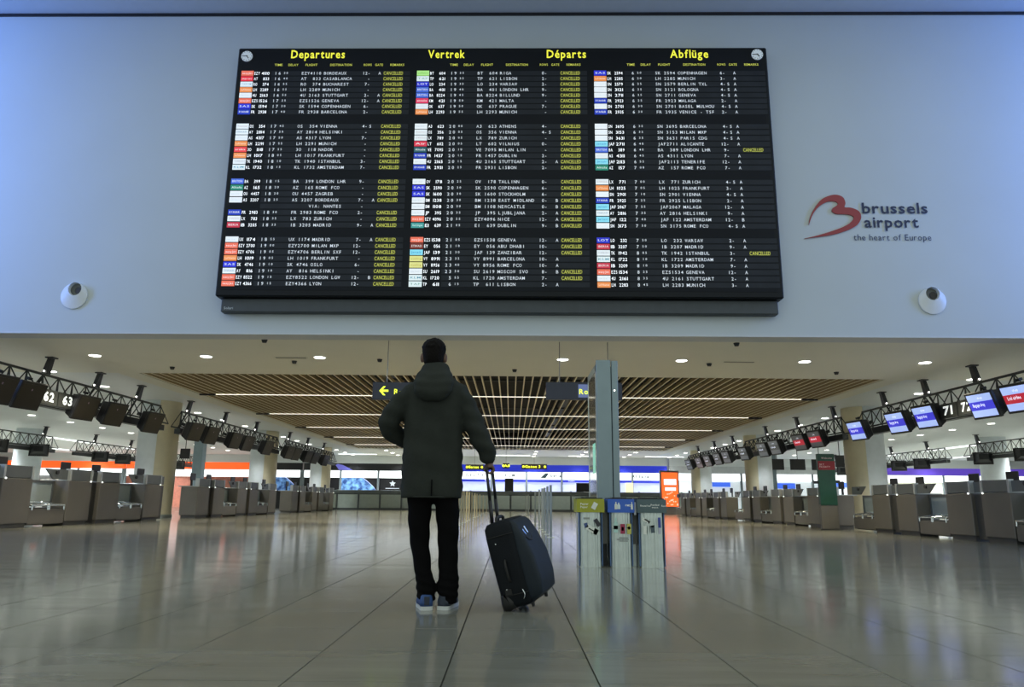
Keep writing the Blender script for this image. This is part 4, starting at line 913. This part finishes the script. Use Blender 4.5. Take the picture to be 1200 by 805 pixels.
# shoes
def shoe(cx, cy, rz, mt, lab):
    M = Matrix.Translation((cx, cy, 0)) @ Matrix.Rotation(rz, 4, 'Z')
    out = [(-.036, -.095), (.036, -.095), (.042, -.03), (.045, .06), (.050, .12), (.040, .17), (.012, .195), (-.018, .19), (-.040, .15), (-.046, .08), (-.040, -.02)]
    out = [tuple(p) for p in smooth_closed(out, (), 3)]
    s_ = MB().loft([[M @ Vector((a, b, z)) for a, b in out] for z in (.0, .012, .024)])
    so = s_.obj('sole', M_SOLE, man)
    def zt(b): return .085 - .038*max(0, min(1, (b+.02)/.14))
    r = [[M @ Vector((a*k, b*k+(1-k)*.02, .022 + zt(b)*h)) for a, b in out] for k, h in ((.97, 0), (.98, .35), (.86, .75), (.62, .97), (.3, 1.02))]
    up = MB().loft(r).obj('shoe', mt, man, True)
    MB().bbox(-.018, .018, -.101, -.092, .03, .085, .003, M=M).obj('heel_tab', M_SHOED, up)
    m = MB()
    for k in range(4): m.tube(M @ Vector((-.026, .03+k*.022, .098-k*.006)), M @ Vector((.026, .034+k*.022, .098-k*.006)), .0035, n=5)
    m.obj('laces', M_SOLE, up)
shoe(P(498, 700).x, .0, radians(14), M_SHOE, '')
shoe(P(523, 700).x, .02, radians(-10), M_SHOED, '')
# body: head, neck, limbs and hands in one skin
Bm = MB(); HX, HY = -.037, .035; hc = Vector((HX, HY, 0))
hr = [(1.600, .048, .052, .00), (1.625, .058, .070, .012), (1.655, .068, .086, .012), (1.69, .074, .094, .006), (1.725, .077, .098, 0), (1.76, .075, .096, -.004), (1.79, .064, .082, -.006), (1.808, .044, .058, -.006), (1.816, .018, .024, -.004)]
Bm.loft([ell((HX, HY+cy, z), a, b, 24, 2.15) for z, a, b, cy in hr])
Bm.limb([((HX, .012, 1.44), .060), ((HX, .016, 1.53), .056), ((HX, .024, 1.63), .054)], n=16)
for s_ in (-1, 1):
    Bm.sphere((HX+s_*.083, HY-.010, 1.692), .034, sc=(.40, .6, 1.05), seg=12, rings=8)          # ears
    Bm.sphere((HX+s_*.030, HY+.088, 1.706), .012, sc=(1.1, .6, .7), seg=10, rings=6)            # lids
Bm.limb([((HX, HY+.088, 1.715), .009), ((HX, HY+.108, 1.685), .013)], n=8, sub=3)                # nose
Bm.limb([((HX-.022, HY+.086, 1.655), .006), ((HX, HY+.093, 1.655), .008), ((HX+.022, HY+.086, 1.655), .006)], n=8, sub=3)
Bm.loft([ell((-.02, 0, z), a, b) for z, a, b in ((.80, .15, .10), (.95, .14, .10), (1.15, .145, .105), (1.35, .165, .11), (1.45, .14, .09), (1.50, .08, .07))])
for s_, cx in ((-1, -.105), (1, .07)):
    LC = [legring(*q)[0:0] or sum(legring(*q), Vector())/24 for q in (((584, 477.5, 507, 0), (640, 481, 503, .01), (684, 487.5, 510, -.01), (703, 491.5, 510, -.012)) if s_ < 0 else ((584, 509, 538, 0), (640, 513, 536.6, .01), (688, 512.8, 538, -.01), (704, 515, 535, -.012)))]
    Bm.limb([((cx*.8, 0, .86), .075), (LC[0], .066), (LC[1], .046), (LC[2], .038), (LC[3], .030)], n=14)
    f_ = Vector((LC[3].x, 0, 0)); Bm.limb([(f_+Vector((0, -.03, .06)), .026), (f_+Vector((-s_*-.0, .04, .045)), .026), (f_+Vector((0, .10, .038)), .020)], n=10)
Bm.limb([(RS, .055), (RE, .042), (RW, .030), ((.366, .022, .955), .026)], n=12)
Bm.limb([(LS, .055), (LE, .042), (LW_, .030), ((-.08, .225, 1.095), .026)], n=12)
# right hand closed round the grip: grip axis runs along the depth direction
GC = Vector((.372, .03, .918))
Bm.loft([[Vector((GC.x + a, GC.y + b, z)) for a, b in [(cos(t)*ra, sin(t)*rb) for t in [2*pi*i/14 for i in range(14)]]] for z, ra, rb in ((.975, .022, .024), (.955, .026, .036), (.935, .027, .042), (.922, .024, .044))])
for k, (dy, L) in enumerate(((.036, .92), (.013, 1.0), (-.011, .95), (-.034, .78))):
    r = .0092 if k < 3 else .0080; y = GC.y+dy
    Bm.limb([((GC.x+.020, y, .934), r*1.05), ((GC.x+.031, y, .914), r), ((GC.x+.022*L, y, .893), r*.95), ((GC.x-.002, y, .886), r*.9), ((GC.x-.020*L, y, .900), r*.82)], n=8, sub=3)
Bm.limb([((GC.x-.010, GC.y+.036, .952), .013), ((GC.x-.032, GC.y+.040, .934), .011), ((GC.x-.036, GC.y+.020, .912), .0095), ((GC.x-.026, GC.y+.000, .899), .008)], n=8, sub=3)
# left hand, relaxed in front of the waist
for k in range(4):
    b = Vector((-.052, .236, 1.120-k*.019)); Bm.limb([(b-Vector((.03, .01, 0)), .0105), (b, .0098), (b+Vector((.034-.004*abs(k-1), .010, -.003)), .009), (b+Vector((.052-.005*abs(k-1), -.006, -.006)), .0078)], n=8, sub=3)
Bm.limb([((-.085, .235, 1.118), .013), ((-.060, .255, 1.140), .011), ((-.035, .262, 1.146), .0085)], n=8, sub=3)
Bm.limb([((-.095, .222, 1.094), .028), ((-.060, .236, 1.092), .033)], n=12, flat=.5, sub=3)
bo = Bm.obj('body', M_SKIN, man); remesh(bo, .0055, 3)
# hair, eyes, eyebrows
Hr = MB(); hh = [(1.645, .066, .062, -.030), (1.668, .070, .080, -.024), (1.70, .076, .092, -.018), (1.735, .083, .100, -.012), (1.77, .084, .102, -.008), (1.80, .074, .090, -.006), (1.822, .052, .062, -.004), (1.832, .02, .025, -.004)]
Hr.loft([ell((HX, HY+cy, z), a, b, 28, 2.2) for z, a, b, cy in hh])
for k in range(150):
    th = random.uniform(0, 2*pi); ph = random.uniform(.05, 1.35)
    d = Vector((cos(th)*sin(ph), sin(th)*sin(ph)*1.1, cos(ph)))
    if d.y > .55 and d.z < .5: continue
    c = Vector((HX, HY-.012, 1.738)) + Vector((d.x*.082, d.y*.094, d.z*.090))
    Hr.sphere(c, random.uniform(.008, .014), seg=6, rings=4)
ho = Hr.obj('hair', M_HAIR, man); remesh(ho, .0055, 1)
for s_ in (-1, 1):
    e = MB().sphere((HX+s_*.030, HY+.090, 1.706), .0105, seg=12, rings=8).obj('eye', mat('eye_white', (.6, .58, .55), .3, var=.02), man, True)
    MB().sphere((HX+s_*.030, HY+.098, 1.706), .005, seg=10, rings=6).obj('pupil', M_BLACK, e)
    MB().limb([((HX+s_*.015, HY+.096, 1.724), .0035), ((HX+s_*.045, HY+.086, 1.724), .003)], n=6, sub=3).obj('eyebrow', M_HAIR, man)

# ------------------------------------------------------------------ suitcase
SCX, SCY = .155, 5.13
su = thing('suitcase', 'black fabric rolling suitcase tilted on its wheels, its handle in the man\'s right hand', 'suitcase', (SCX, SCY, 0))
TM = Matrix.Translation((-.022, 0, .040)) @ Matrix.Rotation(radians(-16.0), 4, 'Y') @ Matrix.Rotation(radians(-20), 4, 'Z')
HT = .565
def rr(xa, xb, hw_, r, z, n=5):                                      # rounded rectangle ring, x thickness, y width
    out = []
    for cx, cy, a0 in ((xb-r, hw_-r, 0), (xa+r, hw_-r, pi/2), (xa+r, -hw_+r, pi), (xb-r, -hw_+r, 3*pi/2)):
        for i in range(n): a = a0+pi/2*i/(n-1); out.append(TM @ Vector((cx+r*cos(a), cy+r*sin(a), z)))
    return out
XA, XB = -.125, .085
m = MB(); m.loft([rr(XA+.02, XB-.02, .155, .03, .012), rr(XA, XB, .178, .04, .04), rr(XA-.003, XB, .18, .045, .15), rr(XA-.004, XB, .181, .045, HT*.5), rr(XA-.003, XB, .18, .045, HT-.12), rr(XA, XB-.005, .176, .045, HT-.035), rr(XA+.02, XB-.03, .158, .04, HT-.005), rr(XA+.06, XB-.06, .12, .03, HT)])
m.obj('shell', M_CASE, su, True)
m = MB(); m.loft([rr(XB-.03, XB+.03, .150, .025, .035), rr(XB-.03, XB+.075, .166, .03, .065), rr(XB-.03, XB+.092, .168, .032, .16), rr(XB-.03, XB+.085, .168, .032, .30), rr(XB-.03, XB+.055, .164, .03, .43), rr(XB-.03, XB+.02, .155, .024, .52), rr(XB-.03, XB-.006, .14, .012, .55)])
pk = m.obj('front_pocket', M_CASEF, su, True)
for yy, z in ((-.10, .475), (-.055, .49)):
    MB().tube(TM @ Vector((XB+.035, yy, z)), TM @ Vector((XB+.05, yy+.004, z-.045)), .005, n=6).obj('zip_pull', M_CHROME, pk)
MB().limb([(TM @ Vector((XB+.03, -.125, .475)), .005), (TM @ Vector((XB+.062, -.12, .415)), .006), (TM @ Vector((XB+.062, -.03, .40)), .006), (TM @ Vector((XB+.035, -.02, .47)), .005)], n=6).obj('zip_track', M_RUBBER, pk)
for z in (.10, .30, .46):
    pts = [(XA+.0, -.1805, z), (XB-.03, -.1825, z)]
for zz, hw2 in ((.475, .0), (.095, .0)):
    a = [TM @ Vector(p) for p in ((XA+.01, -.181, zz), (XB-.03, -.183, zz), (XB-.012, -.172, zz))]
    MB().limb([(q, .003) for q in a], n=5, sub=3).obj('seam_piping', M_RUBBER, su)
for xx, zz in ((-.055, .430), (-.06, .135)):
    q = TM @ Vector((xx, -.181, zz)); q2 = TM @ Vector((xx, -.186, zz)); MB().tube(q, q2, .005, n=8).obj('stud', M_CHROME, su)
for i, zz in enumerate((.0,)):
    m = MB(); m.loft([rr(XA-.008, XA+.09, .183, .04, .010), rr(XA-.012, XA+.11, .187, .05, .05), rr(XA-.006, XA+.08, .184, .05, .105)]); m.obj('corner_guard', M_RUBBER, su, True)
MB().limb([(TM @ Vector((-.055, -.07, HT-.01)), .010), (TM @ Vector((-.052, -.05, HT+.022)), .012), (TM @ Vector((-.052, .05, HT+.022)), .012), (TM @ Vector((-.055, .07, HT-.01)), .010)], n=10).obj('top_handle', M_RUBBER, su, True)
MB().limb([(TM @ Vector((-.02, -.182, HT*.44-.07)), .006), (TM @ Vector((-.02, -.200, HT*.44-.04)), .008), (TM @ Vector((-.02, -.200, HT*.44+.04)), .008), (TM @ Vector((-.02, -.182, HT*.44+.07)), .006)], n=8).obj('side_handle', M_RUBBER, su, True)
MB().box(-.075, -.03, -.186, -.180, .0, .035, M=TM @ Matrix.Translation((0, 0, .10))).obj('name_tag', M_RUBBER, su)
MB().limb([(TM @ Vector((.045, -.180, .115)), .0035), (TM @ Vector((.055, -.190, .085)), .0035), (TM @ Vector((.040, -.188, .06)), .003)], n=6, sub=3).obj('metal_clip', M_CHROME, su)
for yy in (-.145, .145):                                             # wheels and feet
    c = TM @ Vector((XA+.035, yy, .012)); ax = TM.to_3x3() @ Vector((0, 1, 0)); ax.z = 0; ax.normalize(); c.z = .034
    w_ = MB().tube(c-ax*.016, c+ax*.016, .034, n=20).obj('wheel', M_RUBBER, su); MB().tube(c-ax*.018, c+ax*.018, .012, n=10).obj('wheel_hub', M_STEEL, w_)
    f0 = TM @ Vector((XB-.01, yy, .02)); MB().tube(f0, TM @ Vector((XB-.01, yy, -.006)), .013, .010, n=10).obj('foot', M_RUBBER, su)
# telescopic handle reaching the hand
GCw = GC + Vector((-.52, PY, 0)) - Vector((SCX, SCY, 0)); gdir = TM.to_3x3() @ Vector((0, 1, 0))
tops = []
for yy in (-.055, .055):
    a = TM @ Vector((XA+.030, yy, HT-.02)); b = GCw + gdir*yy*1.0; b = b + Vector((0, 0, -.006)); tops.append(b)
    mid = a.lerp(b, .45); MB().tube(a, mid, .0125, n=8).tube(mid, b, .0105, n=8).obj('handle_rod', M_BLACK, su, True)
MB().limb([(tops[0]-gdir*.008, .011), (GCw + Vector((0, 0, .004)), .013), (tops[1]+gdir*.008, .011)], n=12).obj('handle_grip', M_RUBBER, su, True)
SC.view_settings.use_curve_mapping = False
bpy.context.view_layer.update()
